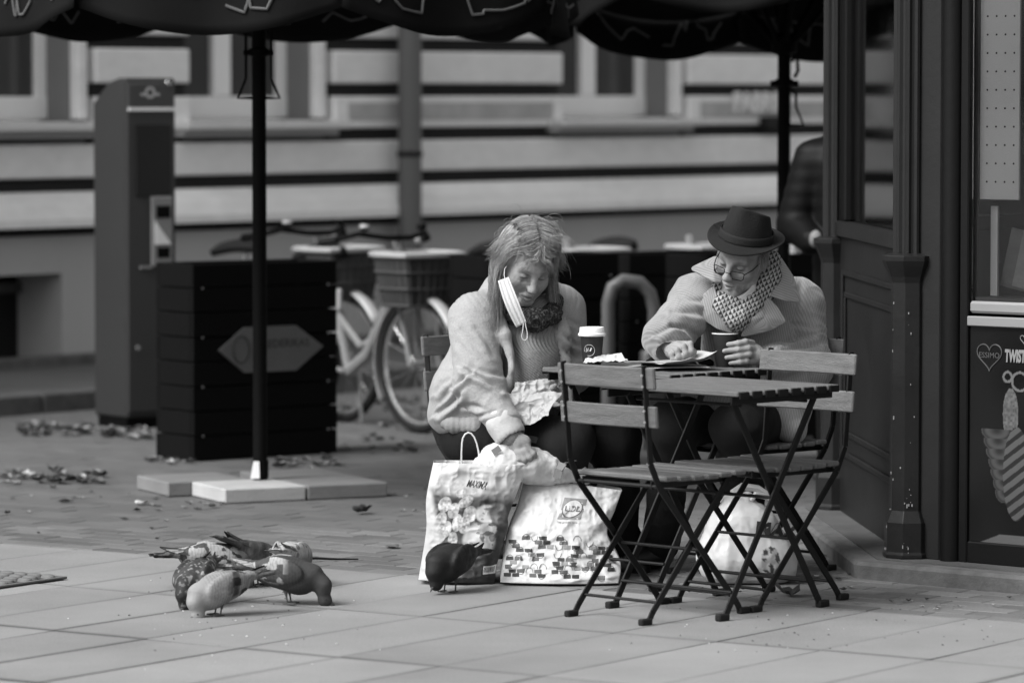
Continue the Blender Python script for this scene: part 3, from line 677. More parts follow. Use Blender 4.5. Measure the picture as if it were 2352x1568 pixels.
# --- parasols
M_fab = mat('parasol_fabric', .009, .9, .25, 3, .1, 200, spec=.08); M_let = mat('parasol_lettering', .10, .8, .3, 12)
def parasol(name_label, c, R, zr, za, tilt, hub, strokes_seed, zbase, rot, val=.17, swirl=0):
    t = thing('parasol', name_label, 'parasol', (c[0], c[1], 0), 0, 'dark advertising parasols over the square')
    T = lambda p: V(p.x, p.y, p.z - tilt*p.y)      # far side lower
    n = 8; rim = [V(R*math.cos(rot+2*math.pi*k/n), R*math.sin(rot+2*math.pi*k/n), zr) for k in range(n)]; apex = V(0,0,za)
    cb = MB()
    for k in range(n):
        a, b_ = rim[k], rim[(k+1) % n]
        def pan(u, v_, a=a, b_=b_):
            e = a.lerp(b_, v_); p = apex.lerp(e, u); return T(p+V(0,0,-.07*math.sin(math.pi*v_)*u+.10*math.sin(math.pi*u)*(1-.3*math.sin(math.pi*v_))))
        cb.grid(pan, 10, 8)
    cn = cb.build('canopy', M_fab, t, smooth=True); thicken(cn, .003)
    rng = random.Random(strokes_seed)
    for k in range(n):
        a, b_ = rim[k], rim[(k+1) % n]; ph = rng.uniform(0, 6)
        def vl(u, v_, a=a, b_=b_, ph=ph):
            p = a.lerp(b_, u); nr = V(p.x, p.y, 0).normalized(); s = math.sin(math.pi*u)
            return T(p+V(0,0,-.07*s-v_*(val+.035*s))+nr*(.03*v_*math.sin(4*math.pi*u+ph)+.004))
        vb = MB(); vb.grid(vl, 24, 5); vo = vb.build('valance', M_fab, cn, smooth=True); thicken(vo, .002, 0)
        for side in (1, -1):
            nr = V((a+b_).x, (a+b_).y, 0).normalized()*(.006*side)
            for run in range(2):
                u = .06+.47*run+rng.uniform(0,.05); w_ = rng.uniform(.1,.5); end = u+rng.uniform(.25,.40); P = []
                while u < end:
                    du = rng.choice((.006,.02,.05,.07))*rng.uniform(.7,1.3); w2 = min(.62, max(.03, w_+rng.choice((-1,1))*rng.uniform(.05,.35)))
                    for s in range(5): f = s/5; P.append((u+du*f, w_+(w2-w_)*f))
                    u += du; w_ = w2
                lm = MB(); lm.tube([vl(min(x, 1), y)+nr for x, y in P], .0055, 5); lm.build('lettering', M_let, vo)
    hubz = V(0,0,hub)
    for k in range(n):
        r_ = MB(); r_.tube([T(apex.lerp(rim[k], f)+V(0,0,.10*math.sin(math.pi*f)-.018)) for f in (0,.25,.5,.75,1.03)], .011, 6); ro = r_.build('rib', M_black, t, smooth=True)
        s = MB(); q = T(apex.lerp(rim[k], .52)+V(0,0,.075)); s.tube([hubz+V(rim[k].x,rim[k].y,0).normalized()*.04, q], .012, 6); s.build('strut', M_black, ro, smooth=True)
        tp = T(rim[k]+V(0,0,-.01)); MB().lathe([(.004,-.10),(.016,-.08),(.018,-.01),(.008,.02)], tp+V(rim[k].x,rim[k].y,0).normalized()*.03, 8).build('rib_tip', M_black, ro, smooth=True)
        if k % 2: MB().lathe([(.005,-.012),(.018,-.006),(.02,.004),(.01,.014)], T(apex.lerp(rim[k], .9)+V(0,0,-.03)), 8).build('light_bulb', mat('frosted_bulb', .2, .3, .1, 3), ro, smooth=True)
    MB().tube([V(0,0,zbase), V(0,0,za+.05)], .029, 14).build('pole', M_black, t, smooth=True)
    MB().lathe([(.03,-.05),(.055,-.04),(.055,.03),(.03,.05)], hubz, 14).build('runner_hub', M_black, t, smooth=True)
    MB().lathe([(.03,0),(.05,.02),(.03,.05)], (0,0,za+.02), 12).build('top_cap', M_black, t, smooth=True)
    return t
cor = gp(515, 1157); rh = V(.903,.43,0).normalized(); lh = V(-rh.y, rh.x, 0); PC = cor+rh*.29+lh*.33
par1 = parasol('dark parasol with light lettering on its valance, over the left planter box', PC, 1.34, 2.135, 2.8, .0, 2.0, 3, .055, .30)
par2 = parasol('dark parasol with visible struts above the man in the hat, beside the kiosk', ((1800-1176)/FPX*19.0, 19.0), 1.18, 2.135, 2.75, .092, 1.86, 9, .055, .12, val=.15)
# wire crank brackets on the poles
for par, z0, sd_ in ((par1, 1.62, (-1, 1)), (par2, 1.50, (1,))):
    for s in sd_:
        m = MB(); zt = z0+.30 if par is par1 else z0+.16
        m.tube([V(s*.028,-.01,zt), V(s*.052,-.015,zt-.02), V(s*.052,-.015,z0+.08), V(s*.085,-.015,z0), V(s*.02,-.012,z0)], .006, 6); m.build('wire_bracket', M_black, par, smooth=True)
    m = MB(); m.lathe([(.03,0),(.042,.005),(.042,.03),(.03,.035)], (0,0,z0+.17), 12); m.tube([V(-.062,-.012,z0+.185), V(.062,-.012,z0+.185)], .011, 8); m.build('collar', M_black, par, smooth=True)
m = MB(); m.tube([V(.03,-.02,1.78),V(.055,-.02,1.80),V(.06,-.02,1.74),V(.045,-.02,1.71)], .008, 6); m.build('tension_strap', M_black, par2, smooth=True)
# concrete slabs that weigh the parasols down
M_cs = [mat('base_slab_%d' % i, v_, .9, .3, 4, .3, 60) for i, v_ in enumerate((.40,.19,.16,.18))]
for i in range(2):
    for j in range(2):
        k = 2*i+j; c = cor+rh*(.36*i+.18)+lh*(.375*j+.185)+V(0,0,.030)
        if (i, j) == (0, 1): c = c-rh*.10
        s = MB().box((0,0,0), (.352,.365,.059)).build('base_slab', M_cs[[0,3,1,2][k]], None, bevel=.005); s.location = c; s.rotation_euler = (0,0,math.atan2(rh.y, rh.x))
        tag(s, ['whitish concrete slab at the near corner of the parasol foot', 'grey concrete slab sticking out left of the parasol foot', 'grey concrete slab at the right of the parasol foot', 'grey concrete slab at the back of the parasol foot'][k], 'slab', 'concrete slabs under the left parasol')
sl = MB(); sl.tube([PC+V(0,0,.067), PC+V(0,0,.14)], .034, 12); sl.build('foot_socket', M_black, par1, world=True)
wl = MB(); wl.prism([PC+V(-.038,-.045,.068), PC+V(.0,-.045,.068), PC+V(-.002,-.04,.138), PC+V(-.026,-.04,.138)], (0,.02,0)); wl.build('wedge', M_white, par1, world=True)
c2 = V((1800-1176)/FPX*19.0, 19.0, 0)
s = MB().box((0,0,.0275), (.6,.6,.055)).build('base_slab', M_cs[1], None, bevel=.006); s.location = c2; s.rotation_euler = (0,0,.5); tag(s, 'concrete slab under the parasol pole behind the man in the hat', 'slab', 'concrete slabs under the parasols')
# --- a bystander in a dark quilted jacket, mostly hidden behind the kiosk column
Yb = 18.1; bx = (1972-1176)/FPX*Yb
sb = SDF(); o_ = np.array([bx, Yb, 0.])
def q(x, y, z): return o_+np.array([x, y, z])
sb.ell(q(0,0,1.60), (.075,.095,.115)); sb.cap(q(0,.02,1.42), q(0,.01,1.53), .055, .05); sb.cap(q(0,.02,.95), q(0,.02,1.32), .14, .17, .05)
for s in (-1, 1):
    sb.cap(q(.18*s,.02,1.37), q(.25*s,.03,1.08), .05, .042, .03); sb.cap(q(.25*s,.03,1.08), q(.20*s,-.17,1.02 if s < 0 else .90), .04, .03, .02); sb.ell(q(.195*s,-.20,1.03 if s < 0 else .88), (.03,.04,.04))
    sb.cap(q(.09*s,.02,.92), q(.10*s,0,.50), .085, .055, .03); sb.cap(q(.10*s,0,.50), q(.10*s,.03,.09), .055, .038, .02); sb.cap(q(.10*s,.03,.05), q(.11*s,-.13,.035), .045, .035, .02)
by = sdf_obj('person', sb, .014, mat('bystander_skin', .25, .6)); tag(by, 'person in a dark quilted jacket standing half hidden behind the kiosk column', 'person')
sj = SDF(); sj.cap(q(0,.02,.85), q(0,.02,1.30), .19, .20, .05); sj.cap(q(-.14,.02,1.36), q(.14,.02,1.36), .085, .085, .05); sj.cap(q(0,.03,1.42), q(0,.03,1.5), .095, .085, .03)
for s in (-1, 1): sj.cap(q(.19*s,.02,1.36), q(.27*s,.03,1.08), .085, .075, .03); sj.cap(q(.27*s,.03,1.08), q(.21*s,-.15,1.02 if s < 0 else .92), .072, .055, .02)
def quilt(P, N): return .003*np.abs(np.sin(P[:,2]*math.pi/.06))
sdf_obj('jacket', sj, .012, mat('black_nylon', .0015, .6, .3, 8, spec=.2), by, quilt)
st = SDF()
for s in (-1, 1): st.cap(q(.09*s,.02,.95), q(.10*s,0,.50), .105, .085, .03); st.cap(q(.10*s,0,.50), q(.10*s,.03,.10), .085, .07, .02)
sdf_obj('trousers', st, .014, mat('black_trousers', .006, .85, .3, 8), by)
cpt = thing('drinking_cup', 'white lidded cup standing on the planter box behind the man in the hat', 'cup', (1.352, 20.43, .825)); cpt.scale = (1.2, 1.2, 1.7)
MB().lathe([(.022,-.02),(.027,.06),(.0275,.066)], (0,0,0), 16).build('cup_wall', mat('white_cup', .7, .5), cpt, smooth=True); MB().lathe([(.027,.0665),(.0285,.068),(.0285,.078),(.027,.0795)], (0,0,0), 16).build('band', mat('cup_band', .3, .5), cpt, smooth=True); MB().lathe([(.029,.080),(.0295,.086),(.026,.110),(.02,.113)], (0,0,0), 16).build('lid', M_white, cpt, smooth=True)
sh = SDF(); sh.ell(q(0,.02,1.64), (.088,.10,.10)); sdf_obj('hair', sh, .014, mat('dark_hair', .02, .6), by)
# ================================================================== FOLDING FURNITURE
M_wood = mat('weathered_teak', .115, .7, .6, 7, .35, 40, stretch=(1,9,9), var2=.2, scale2=25)
M_wood2 = mat('weathered_teak_cross', .26, .7, .45, 7, .35, 40, stretch=(9,1,9), var2=.2, scale2=25)
M_steel = mat('black_steel', .006, .45, .3, 12, spec=.3)
M_cap = mat('rubber_foot', .006, .75, .2, 9)
WD = V(.715,-.70,0).normalized(); ND = V(-WD.y, WD.x, 0); FRZ2 = math.atan2(WD.y, WD.x)
def slat(mb, x0, x1, y, z, wd, th, sag=0., ry=0.):
    pass
def chair(label, c, rz, group):
    t = thing('folding_chair', label, 'chair', (c[0], c[1], 0), rz, group)
    hw = .172
    for s in (-1, 1):
        x = s*hw; p = MB(); pts = [V(x,.205,.012), V(x,.19,.035), V(x,-.175,.425), V(x,-.215,.50), V(x,-.245,.805)]
        for a, b in zip(pts, pts[1:]): p.bar(a, b, .007, .022, side=(1,0,0))
        po = p.build('back_post', M_steel, t, bevel=.0015)
        MB().box((x,.222,.010), (.022,.05,.02)).build('foot_cap', M_cap, po, bevel=.004)
        x2 = s*(hw-.014); q_ = MB()
        for a, b in zip([V(x2,-.205,.012), V(x2,-.19,.035), V(x2,.165,.432)], [V(x2,-.19,.035), V(x2,.165,.432), V(x2,.175,.436)]): q_.bar(a, b, .007, .022, side=(1,0,0))
        qo = q_.build('leg', M_steel, t, bevel=.0015)
        MB().box((x2,-.222,.010), (.022,.05,.02)).build('foot_cap', M_cap, qo, bevel=.004)
        MB().bar(V(x2-s*.012,-.185,.43), V(x2-s*.012,.215,.434), .006, .024, side=(1,0,0)).build('seat_rail', M_steel, t, bevel=.0015)
        for z in (.63, .665, .74, .775):
            y = -.215-.03*(z-.50)/.305
            MB().lathe([(.005,0),(.004,.003)], (x, y-.013, z), 6, M=Matrix.Rotation(math.pi/2,3,'X')).build('rivet', mat('steel_screw', .4, .3, metal=.7), po)
    for (y, z) in ((-.165,.075), (.175,.085), (.115,.155+.12), (.0,.235)):
        pass
    for (a, b, r) in ((V(-hw+.01,-.163,.065), V(hw-.01,-.163,.065), .005), (V(-hw,.163,.065), V(hw,.163,.065), .005), (V(-hw,.02,.216), V(hw,.02,.216), .005), (V(-hw,-.178,.427), V(hw,-.178,.427), .006), (V(-hw+.01,.168,.425), V(hw-.01,.168,.425), .006)):
        MB().tube([a, b], r, 8).build('cross_rod', M_steel, t, smooth=True)
    n = 6; y0, y1 = -.168, .215
    for i in range(n):
        y = y0+(y1-y0)*(i+.5)/n; wd = (y1-y0)/n-.009; dz = .004*math.cos((i-2.5)*.7)
        def top(u, v_, y=y, wd=wd, dz=dz): return V((u-.5)*.385, y+(v_-.5)*wd, .452-dz)
        m = MB(); m.box((random.uniform(-.002,.002), y, .449-dz), (.385, wd, .016)); m.build('seat_slat', M_wood, t, bevel=.004)
    for zc in (.645, .765):
        m = MB(); yb = -.215-.03*(zc-.50)/.305
        for i in range(8):
            xa, xb = -.20+.05*i, -.20+.05*(i+1)
        pts = [V(-.205+.41*i/10, yb+.011-.018*(1-((i-5)/5)**2), 0) for i in range(11)]
        poly = []
        hh = .034; vs_ = []; 
        for p in pts:
            for (dy, dz) in ((-.007,-hh),(.007,-hh),(.007,hh),(-.007,hh)): vs_.append(p+V(0,dy+dz*-.1, zc+dz))
        fs_ = [(0,1,2,3), tuple(40+k for k in (3,2,1,0))]+[(i*4+k, i*4+(k+1) % 4, i*4+4+(k+1) % 4, i*4+4+k) for i in range(10) for k in range(4)]
        m.add(vs_, fs_); m.build('back_slat', M_wood, t, bevel=.004)
    return t
def table(label, c, group):
    t = thing('folding_table', label, 'table', (c[0], c[1], 0), FRZ2, group)
    L, Wd, H = .585, .495, .717; n = 8
    for i in range(n):
        y = -Wd/2+Wd*(i+.5)/n; m = MB(); m.box((random.uniform(-.002,.002), y, H-.008), (L, Wd/n-.007, .016)); m.build('table_slat', M_wood, t, bevel=.003)
    for s in (-1, 1):
        MB().bar(V(s*(L/2-.03),-Wd/2+.005,H-.03), V(s*(L/2-.03),Wd/2-.005,H-.03), .006, .026, side=(1,0,0)).build('top_rail', M_steel, t, bevel=.0015)
        for i in range(n): MB().box((s*(L/2+.002), -Wd/2+Wd*(i+.5)/n, H-.012), (.006, Wd/n-.018, .021)).build('slat_clip', M_steel, t, bevel=.001)
        for k, (x, a, b) in enumerate(((s*.235, -.235, .19), (s*.221, .235, -.19))):
            m = MB(); m.bar(V(x,a,.014), V(x,a*.93,.04), .008, .024, side=(1,0,0)); m.bar(V(x,a*.93,.04), V(x,b,H-.035), .008, .024, side=(1,0,0)); lo = m.build('leg', M_steel, t, bevel=.0015)
            MB().box((x,a*1.06,.011), (.024,.05,.022)).build('foot_cap', M_cap, lo, bevel=.004)
    for a, b in ((V(-.235,-.205,.085), V(.235,-.205,.085)), (V(-.221,.205,.085), V(.221,.205,.085)), (V(-.235,.15,H-.05), V(.235,.15,H-.05)), (V(-.221,-.15,H-.05), V(.221,-.15,H-.05)), (V(-.235,-.02,.37), V(.235,-.02,.37))):
        MB().tube([a, b], .0055, 8).build('cross_rod', M_steel, t, smooth=True)
    return t
CG = 'folding slatted chairs'; TG = 'folding slatted tables'
chair('empty folding chair with wooden slats nearest the camera, its back turned left', (.455,13.40), FRZ2, CG)
chair('empty folding chair on the far side of the front table, its back at the right', (.806,13.75), FRZ2+math.pi, CG)
chair('folding chair the woman sits on, one slat end showing behind her', (-.005,14.76), FRZ2-math.pi/2, CG)
chair('folding chair the man in the hat sits on, beside the kiosk', (.83,14.60), FRZ2+math.pi, CG)
table('empty folding table with wooden slats in front of the man', (.663,13.585), TG)
RT = V(.48,14.38,0); RTH = .717
table('folding table with cups and newspapers between the woman and the man', RT, TG)
# ================================================================== THINGS ON THE TABLE
M_cup = mat('dark_paper_cup', .022, .6, .1, 4)
def W(px, py, Y): return np.array(pt(px, py, Y))
c = V((1360-1176)/FPX*14.46, 14.46, RTH+.001)
cup = thing('coffee_cup', 'dark takeaway cup with a white lid and a circled N mark, beside the woman', 'cup', c)
m = MB(); m.lathe([(.029,0),(.030,.002),(.040,.105),(.041,.108)], (0,0,0), 28); m.build('cup_wall', M_cup, cup, smooth=True)
m = MB(); m.lathe([(.046,.102),(.0475,.105),(.0475,.110),(.0435,.113),(.0415,.130),(.040,.132),(.036,.128),(.0,.1275)], (0,0,0), 28); m.build('lid', M_white, cup, smooth=True)
def cup_mark(pts, nm, cup, r=.0011, z0=.055):
    m = MB(); P = []
    for (x, z) in pts:
        rr = .0305+.0098*(z0+z)/.105+.0008; a = -math.pi/2-.28+x/rr; P.append(V(rr*math.cos(a), rr*math.sin(a), z0+z))
    m.tube(P, r, 5); return m.build(nm, mat('white_print', .7), cup)
cup_mark([(.019*math.cos(a), .019*math.sin(a)) for a in np.linspace(-1.9, 3.4, 30)], 'ring_mark', cup, .0006)
cup_mark([(-.011,-.006),(-.010,.008),(-.004,-.004),(-.003,.007)], 'letter_mark', cup, .0016); cup_mark([(.003,-.003),(.008,.008)], 'letter_mark', cup, .0024)
c = V((1666-1176)/FPX*14.43, 14.43, RTH+.001); MCUP = c.copy()
cup2 = thing('coffee_cup', 'dark open takeaway cup with a white rim in the hand of the man', 'cup', c)
m = MB(); m.lathe([(.029,0),(.030,.002),(.0435,.112),(.042,.112),(.0295,.004),(.0,.004)], (0,0,0), 28); m.build('cup_wall', M_cup, cup2, smooth=True)
m = MB(); m.tube([V(.0435*math.cos(a), .0435*math.sin(a), .112) for a in np.linspace(0,2*math.pi,33)], .0022, 6, caps=False); m.build('rim', M_white, cup2, smooth=True)
m = MB(); m.lathe([(.0405,.1),(.0,.1)], (0,0,0), 24); m.build('coffee', mat('coffee', .02, .15), cup2)
# newspapers and magazines in a pile
def sheet(fn, nu, nv, name, m, th=.0012, parent=None, tone=None):
    b = MB(); b.grid(fn, nu, nv, tone); o = b.build(name, m, parent, smooth=True, fix=False); thicken(o, th, 0); return o
M_news = mat('newsprint', .42, .85, .12, 20, tone=True)
def newspaper(label, cx, cy, rz, wd, dp, z, seed, curl, n=1):
    R_ = Matrix.Rotation(rz, 3, 'Z'); rng = random.Random(seed); q = [rng.uniform(-1,1) for _ in range(6)]
    rows = [(rng.uniform(.3,.8)) for _ in range(60)]
    def fn(u, v_):
        x, y = (u-.5)*wd, (v_-.5)*dp
        h = .004+.004*math.sin(u*3+q[0])+.003*math.sin(v_*4+q[1])+curl*(max(0, u-.55)**2*.12+max(0, .3-v_)**2*.10)
        p = R_ @ V(x, y, 0); return V(cx+p.x, cy+p.y, z+abs(h))
    def tn(u, v_):
        r = int(v_*46); c_ = int(u*4); 
        if .08 < u < .92 and .06 < v_ < .94:
            if (c_+seed) % 3 == 0 and .3 < v_ < .75: return .25+.3*rng.random()
            return .45+.25*rng.random() if r % 2 else 1.
        return 1.
    o = sheet(fn, 40, 46, 'newspaper', M_news, .0015, None, tn); tag(o, label, 'newspaper', 'papers on the rear table'); return o
nz = RTH+.002
newspaper('lowest open newspaper spread across the rear table', .50, 14.33, .10, .30, .26, nz, 1, 0)
newspaper('newspaper folded crookedly on top of the pile before the man', .52, 14.29, -.35, .24, .20, nz+.010, 2, 1)
newspaper('printed sheet with a raised corner under the pen of the man', .56, 14.26, .5, .20, .16, nz+.020, 4, 1.2)
pen = MB(); pen.tube([pt(1580,812,14.27), pt(1604,836,14.285)], [.0035,.0025], 8); tag(pen.build('pen', M_white, None, smooth=True), 'pale pen held over the newspaper by the man', 'pen')
gl = SDF(); gl.chain([W(1585,836,14.50), W(1610,829,14.49), W(1632,834,14.48)], [.012,.017,.011], .02); gl.cap(W(1600,838,14.47), W(1622,838,14.47), .010, .008, .02)
o = sdf_obj('glove', gl, .004, M_black, None, lambda P, N: .004*(ridged(P*60, 2, 4)-.5)); tag(o, 'small black crumpled glove behind the newspapers', 'glove')
pb = SDF(); pb.chain([W(1478,838,14.42), W(1500,832,14.42), W(1530,836,14.41)], [.009,.013,.009], .02); o = sdf_obj('pouch', pb, .004, M_black, None, lambda P, N: .003*(ridged(P*60, 2, 9)-.5)); tag(o, 'small black pouch on the left of the newspapers', 'pouch')
def crumple(name, label, cat, corners, amp, seed, m, nu=46, nv=46, freq=22, th=.0012, tone=None, edge=.12):
    """crumpled sheet between four corner points (bilinear) with faceted folds"""
    A, B, C, D = [np.array(x, float) for x in corners]
    U, Vv = np.meshgrid(np.linspace(0,1,nu+1), np.linspace(0,1,nv+1), indexing='ij'); U = U.ravel()[:,None]; Vv = Vv.ravel()[:,None]
    P = A*(1-U)*(1-Vv)+B*U*(1-Vv)+C*U*Vv+D*(1-U)*Vv
    n = np.cross(B-A, D-A); n /= np.linalg.norm(n)
    f = ridged(P*freq, 3, seed)[:,None]-.5; g = ridged(P*freq+9, 3, seed+5)[:,None]-.5; h = ridged(P*freq+17, 3, seed+11)[:,None]-.5
    P = P+n*f*amp*2+np.array([1.,0,0])*g*amp*edge*8+np.array([0,0,1.])*h*amp*edge*8
    F = [(i*(nv+1)+j, (i+1)*(nv+1)+j, (i+1)*(nv+1)+j+1, i*(nv+1)+j+1) for i in range(nu) for j in range(nv)]
    o = link(name, raw_mesh(name, P, F, np.ones(len(P)) if tone is None else tone), m); thicken(o, th, 0); tag(o, label, cat); return o
M_tiss = mat('white_tissue', .5, .9, .06, 9, .2, 60)
crumple('tissue', 'crumpled white paper wrapper on the rear table beside the lidded cup', 'wrapper', [W(1338,836,14.40), W(1440,836,14.38), W(1425,818,14.44), W(1350,822,14.48)], .012, 5, M_tiss)
M_kraft = mat('greased_paper', .33, .55, .15, 8, .15, 50, spec=.4)
crumple('paper_bag', 'crumpled food paper in the lap of the woman, front fold', 'paper', [W(1185,985,14.40), W(1262,958,14.36), W(1290,905,14.40), W(1168,905,14.44)], .022, 3, M_kraft, 60, 60, 16)
crumple('paper_bag', 'crumpled food paper in the lap of the woman, upper fold by the jumper', 'paper', [W(1165,935,14.43), W(1312,905,14.44), W(1305,868,14.46), W(1180,885,14.46)], .020, 8, M_kraft, 60, 50, 18)
crumple('napkin', 'printed napkin on the knee of the woman behind the front chair', 'napkin', [W(1262,935,14.42), W(1335,935,14.45), W(1332,915,14.50), W(1268,912,14.46)], .008, 12, M_tiss, 40, 30, 18)
# ================================================================== SHOPPING BAGS
def bag_outline(L, R_, v_):
    def ev(c):
        n = len(c)-1; x = v_*n; i = min(int(x), n-1); f = x-i; return c[i]*(1-f)+c[i+1]*f
    return ev(L), ev(R_)
def bag(name, label, Lpx, Rpx, Yb, Yt, thick, bulge, seed, tone_fn, m, m_in, nu=120, nv=120, amp=.012, group=None):
    """bag with a front panel between two edge polylines (bottom to top), a back panel and gussets; open at the top"""
    Lc = [W(x, y, Yb+(Yt-Yb)*i/(len(Lpx)-1)) for i, (x, y) in enumerate(Lpx)]; Rc = [W(x, y, Yb+(Yt-Yb)*i/(len(Rpx)-1)) for i, (x, y) in enumerate(Rpx)]
    U = np.linspace(0,1,nu+1); P = []; UV = []
    def smooth_ev(c, v_):
        c = np.array(c); n = len(c)-1; x = np.clip(v_*n, 0, n-1e-6); i = int(x); f = x-i
        p0, p1, p2, p3 = c[max(i-1,0)], c[i], c[i+1], c[min(i+2,n)]
        return .5*((2*p1)+(-p0+p2)*f+(2*p0-5*p1+4*p2-p3)*f*f+(-p0+3*p1-3*p2+p3)*f**3)
    for j in range(nv+1):
        v_ = j/nv; a = smooth_ev(Lc, v_); b = smooth_ev(Rc, v_)
        p = a+(b-a)*U[:,None]; p[:,1] -= bulge*(4*U*(1-U))**.8*(math.sin(math.pi*min(1, .15+.85*v_))**.7*.7+.3)
        P.append(p); UV.append(np.stack([U, np.full(nu+1, v_)], 1))
    P = np.array(P).reshape(-1,3); UV = np.array(UV).reshape(-1,2)
    ed = np.minimum(1, 8*np.minimum(UV[:,0], 1-UV[:,0])+.3)*np.minimum(1, UV[:,1]*8+.1)
    P[:,1] += -amp*2*(ridged(P*np.array([7,7,9]), 3, seed)-.55)*ed-amp*.8*(ridged(P*26, 2, seed+3)-.5)*ed*1.3
    P[:,2] = np.maximum(P[:,2], .004)
    front = P.copy()
    T = tone_fn(UV, P) if tone_fn is not None else np.ones(len(P))
    back = P.copy(); back[:,1] = back[:,1]+2*bulge*(4*UV[:,0]*(1-UV[:,0]))**.8*.6+thick*(1-.45*UV[:,1])
    N = nu+1; Fr = [(j*N+i, j*N+i+1, (j+1)*N+i+1, (j+1)*N+i) for j in range(nv) for i in range(nu)]
    o = len(P); Bk = [(o+j*N+i, o+(j+1)*N+i, o+(j+1)*N+i+1, o+j*N+i+1) for j in range(nv) for i in range(nu)]
    Sd = [(j*N, (j+1)*N, o+(j+1)*N, o+j*N) for j in range(nv)]+[(j*N+nu, o+j*N+nu, o+(j+1)*N+nu, (j+1)*N+nu) for j in range(nv)]+[(i, o+i, o+i+1, i+1) for i in range(nu)]
    root = thing(name, label, 'bag', (float(P[:,0].mean()), float(P[:,1].min()), 0), 0, group)
    ob = link('bag_body', raw_mesh('bag_body', world_np(root, np.concatenate([front, back])), Fr+Bk+Sd, np.concatenate([T, T*.95])), m, root)
    thicken(ob, .0014, 1)
    return root, front.reshape(nv+1, nu+1, 3), UV
# --- the printed carrier bag on the left: a photo of seeded rolls and loaves
rolls = []
rr = random.Random(4)
for (x, y, a, b_, rot) in ((1022,1158,14,19,.5),(1062,1132,15,10,-.4),(1085,1128,12,9,-.2),(1042,1172,12,19,.4),(1070,1152,19,11,-.55),(1012,1195,13,22,.35),(1050,1200,11,21,.2),(1025,1215,12,20,.3),(1080,1180,16,19,.2),(1000,1240,10,17,.3),(1040,1238,11,18,.1),(988,1262,8,12,.2),(1055,1110,16,9,-.5),(1040,1120,14,9,-.5),(1015,1228,10,17,.3),(1066,1205,13,20,.25)):
    rolls.append((x, y, a, b_, rot))
def maxima_tone(UV, P):
    px, py = project(P); n1_ = vnoise(P*170, 2); n2_ = vnoise(P*55, 4); n3_ = vnoise(P*26, 6)
    T = .80+.12*(n2_-.5)
    body = smooth01(py-.12*(px-1000)+10*(n3_-.5), 1108, 1140)
    T = T*(1-body)+body*(.03+.10*n2_)
    for (x, y, a, b_, r) in rolls:
        dx, dy = px-x, py-y; u = dx*math.cos(r)+dy*math.sin(r); w_ = -dx*math.sin(r)+dy*math.cos(r); e = (u/a)**2+(w_/b_)**2
        k = smooth01(-e, -1.08, -.9); T = T*(1-k)+k*(.30+.75*n1_*(1.05-.45*e))
    for (x, y, a, b_, lo_, hi_) in ((1100,1240,38,40,.35,.95),(1118,1180,28,22,.5,.95),(1085,1285,34,18,.3,.9),(1120,1215,22,16,.2,.7)):
        e = ((px-x)/a)**2+((py-y)/b_)**2; k = smooth01(-e, -1.2, -.6); T = T*(1-k)+k*(lo_+(hi_-lo_)*(ridged(P*np.array([30,30,60]), 2, int(x)) > .55))
    e = ((px-1143)/22)**2+((py-1178)/26)**2; k = smooth01(-e, -1.2, -.5); T = T*(1-k)+k*(.12+.3*n2_)
    low = smooth01(py, 1262, 1285)*(px < 1135); T = T*(1-low*.85)+low*.85*(.03+.08*n2_)
    tp = smooth01(py, 1150, 1080); T = T*(1-tp)+tp*(.86+.08*(n2_-.5)); 
    lf = smooth01(-px+.20*(py-1100), -992, -978); T = T*(1-lf)+lf*(.72+.1*n2_)
    return np.clip(T, .03, 1)
M_mx = mat('printed_paper_bag', .54, .5, .05, 5, .12, 50, tone=True, spec=.4); M_ld = mat('white_carrier_bag', .53, .6, .05, 4, .12, 60, tone=True, spec=.35); M_inn = mat('bag_inside', .5, .8)
mx, MXF, _ = bag('carrier_bag', 'carrier bag printed with bread rolls, standing left of the pale bag', [(962,1330),(966,1305),(980,1215),(980,1144),(996,1062)], [(1136,1338),(1142,1290),(1165,1215),(1168,1180),(1213,1066)], 14.24, 14.32, .15, .05, 3, maxima_tone, M_mx, M_inn, 170, 190, .011)
def on_bag(F, u, v_, off=.003):
    nv_, nu_ = F.shape[0]-1, F.shape[1]-1; x = min(max(u, 0), .9999)*nu_; y = min(max(v_, 0), .9999)*nv_; i, j = int(x), int(y); a, b = x-i, y-j
    p = F[j,i]*(1-a)*(1-b)+F[j,i+1]*a*(1-b)+F[j+1,i+1]*a*b+F[j+1,i]*(1-a)*b
    q = np.cross(F[j,i+1]-F[j,i], F[j+1,i]-F[j,i]); q /= np.linalg.norm(q)+1e-9
    if q[1] > 0: q = -q
    return Vector(p+q*off)
def bag_text(root, F, body, u, v_, size, asp, m, name='lettering', off=.003, **kw):
    vs_, fs_ = text_mesh(body, 1., **kw)
    m_ = MB(); m_.add([on_bag(F, u+p.x*size, v_+p.y*size*asp, off) for p in vs_], fs_); return m_.build(name, m, root, world=True, fix=False)
M_ink = mat('black_ink', .02, .6)
def uv_of(F, px, py):
    q = np.array(project(F.reshape(-1,3))).T; k = np.argmin((q[:,0]-px)**2+(q[:,1]-py)**2); n = F.shape[1]; return (k % n)/(n-1), (k//n)/(F.shape[0]-1)
u, v_ = uv_of(MXF, 1095, 1113); bag_text(mx, MXF, 'MAXIMA', u, v_, .058, .85, M_ink, shear=.25, bold=.004)
u, v_ = uv_of(MXF, 1122, 1310)
lb = MB(); lb.grid(lambda a, b: on_bag(MXF, u-.08+.16*a, v_-.035+.09*b, .004), 8, 6); lbo = lb.build('price_label', M_white, mx, world=True, fix=False)
